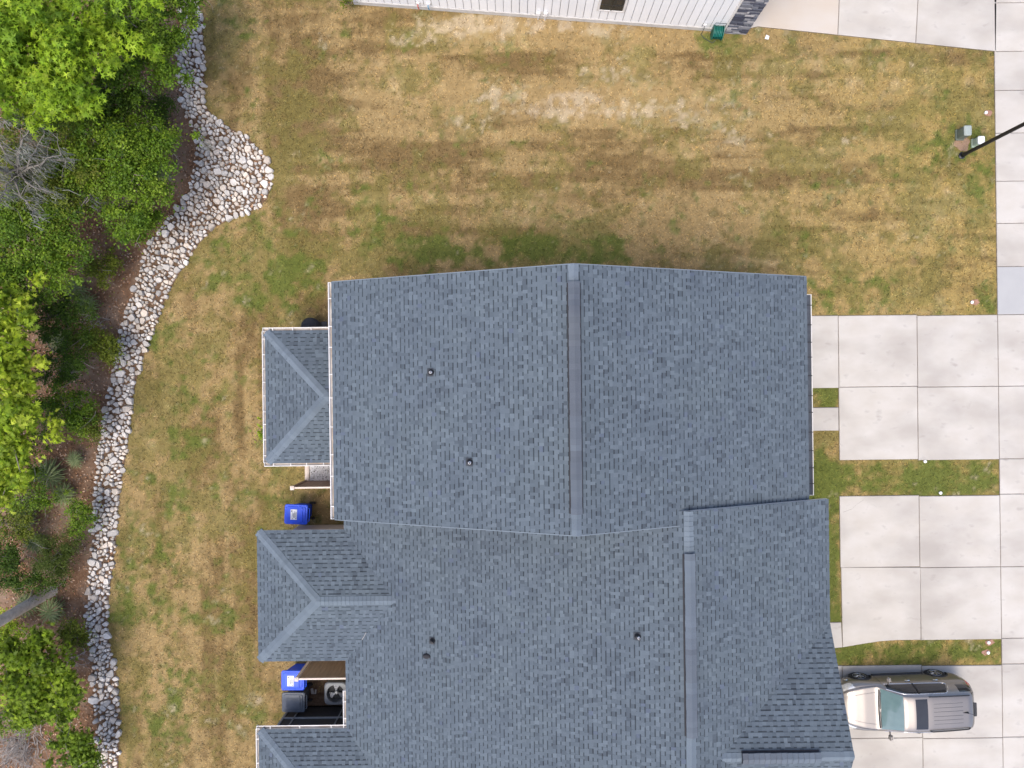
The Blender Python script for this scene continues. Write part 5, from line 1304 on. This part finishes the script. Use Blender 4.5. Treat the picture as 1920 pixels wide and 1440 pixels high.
# tall trunk leaving the frame at the left
b0 = P(99, 1107); e = empty('pine_tree', b0, 'tall bare grey trunk leaning out of the frame at the left edge', 'tree')
m = MB(); tp = P(-20, 1176, 3.2); d = (tp - b0); m.tube([b0 + Vector((0, 0, -.1)), b0 + d * .33 + Vector((.03, .02, 0)), b0 + d * .66, b0 + d, b0 + d * 1.8 + Vector((0, 0, .6)), b0 + d * 2.8 + Vector((0, 0, 2))], [.21, .19, .185, .18, .16, .10], 14); m.build('trunk', M['bark_tan'], e, smooth=True)
cp = b0 + d * 2.9 + Vector((0, 0, 2.3)); pos, nrm, cc, k = crown_points(cp, (1.3, 1.3, 1), 30, 60, .4); obj('crown', leaves_mesh('crown', pos - np.array(b0), nrm, np.full(len(pos), .08), np.tile([.05, .10, .02], (len(pos), 1)), KITE), M['leaf'], e, b0)
# dead brush and bare twigs
def brush(px, py, n, spread, label, h=1.6):
    c = P(px, py); e = empty('dead_brush', c, label, 'dead brush'); m = MB()
    for _ in range(n):
        a = c + Vector((R.gauss(0, spread * .25), R.gauss(0, spread * .25), 0)); an = R.uniform(0, 6.28); L_ = R.uniform(.5, 1) * spread
        p = a; pth = [p]; dirv = Vector((math.cos(an) * .8, math.sin(an) * .8, R.uniform(.3, 1.2))).normalized()
        for _k in range(5): dirv = (dirv + Vector((R.gauss(0, .25), R.gauss(0, .25), R.gauss(-.1, .2)))).normalized(); p = p + dirv * L_ / 5; pth.append(p)
        r0 = R.uniform(.010, .022); m.tube(pth, [r0, r0 * .85, r0 * .7, r0 * .55, r0 * .4, r0 * .2], 5, False)
        for _k in range(3):
            s_ = R.choice(pth[2:]); t = s_ + Vector((R.gauss(0, .25), R.gauss(0, .25), R.uniform(-.05, .3))); m.tube([s_, s_.lerp(t, .5) + Vector((R.gauss(0, .04), R.gauss(0, .04), 0)), t], [r0 * .45, r0 * .3, r0 * .15], 4, False)
    m.build('twigs', M['bark_pale'], e); return e
brush(40, 1390, 95, 1.5, 'tangle of pale dead branches at the bottom left corner')
brush(110, 1275, 14, 1.2, 'few bare bent twigs across the bushy yellow green tree')
brush(40, 470, 12, 1.3, 'sparse bare twigs standing in the green tree at the left')
brush(190, 600, 10, .9, 'thin bare twigs beside the middle palmetto')
brush(150, 1235, 10, .8, 'short pale sticks on the mulch beside the stones')
# palmettos: fan fronds
def frond_mesh(n=14, r=.66):
    m = MB(); m.tube([(0, 0, 0), (.22, 0, .03), (.42, 0, .02)], [.012, .009, .007], 5)
    for k in range(n):
        t = (k / (n - 1) - .5) * math.radians(235); l = r * (1 - .22 * abs(k / (n - 1) - .5) * 2); o = Vector((.42, 0, .02)); d = Vector((math.cos(t), math.sin(t), -.10 - .12 * abs(t))); s = Vector((-math.sin(t), math.cos(t), 0)) * .024
        up = Vector((0, 0, .012)); mid = o + d * l * .5; m.face([o, mid - s, o + d * l, mid + up * 1]); m.face([o, mid + up * 1, o + d * l, mid + s])
    return m
fm = frond_mesh().build('frond', M['frond']); FM = fm.data; bpy.data.objects.remove(fm)
fm = frond_mesh(11, .5).build('frond', M['frond_dry']); FMD = fm.data; bpy.data.objects.remove(fm)
def palmetto(px, py, n, dry, label, sc=1.0, h=.25):
    c = P(px, py); e = empty('palmetto', c, label, 'palmetto', 'saw palmettos in the woods')
    m = MB(); m.tube([c + Vector((-.05, 0, -.05)), c + Vector((0, 0, h * .6)), c + Vector((.02, .02, h))], [.09, .08, .05], 8); m.build('stem', M['bark'], e)
    for i in range(n + dry):
        an = 2 * math.pi * i / (n + dry) + R.uniform(-.25, .25); o = obj('frond' if i < n else 'dry_frond', FM if i < n else FMD, None, e, c + Vector((0, 0, h + R.uniform(-.05, .08))))
        o.rotation_euler = (R.uniform(-.35, .35), -R.uniform(.05, .6) if i < n else R.uniform(-.1, .2), an); s = sc * R.uniform(.9, 1.35); o.scale = (s, s, s)
palmetto(100, 888, 8, 1, 'large fan leaved palmetto on the mulch beside the narrow stone border', 1.0)
palmetto(128, 925, 6, 2, 'fan leaved palmetto just below the large one, nearer the stones', .85)
palmetto(172, 575, 8, 1, 'fan leaved palmetto on brown mulch near the stones in the middle of the woods', .85)
palmetto(150, 545, 5, 1, 'small palmetto half hidden under the green tree', .8)
palmetto(108, 1140, 8, 2, 'fan leaved palmetto at the foot of the leaning grey trunk', .9)
palmetto(322, 335, 7, 1, 'fan leaved palmetto beside the rounded bulge of stones', .75, .9)
palmetto(50, 950, 6, 1, 'palmetto at the left below the lime clump', .85)
palmetto(55, 975, 4, 2, 'low palmetto with dry fronds at the left, above the soft shrub', .75)
palmetto(160, 500, 1, 5, 'dry brown palmetto near the stones above the middle palmetto', .55)
palmetto(120, 640, 6, 2, 'dark palmetto in the shade of the lime tree', .8)
palmetto(75, 1015, 6, 1, 'fan leaved palmetto between the soft shrub and the left edge', .8)
palmetto(150, 860, 5, 1, 'small palmetto close to the stones above the large one', .6)
palmetto(60, 1130, 6, 1, 'palmetto partly under the leaning grey trunk', .8)
palmetto(140, 690, 4, 2, 'small palmetto with dry tips between shrub and stones', .7)
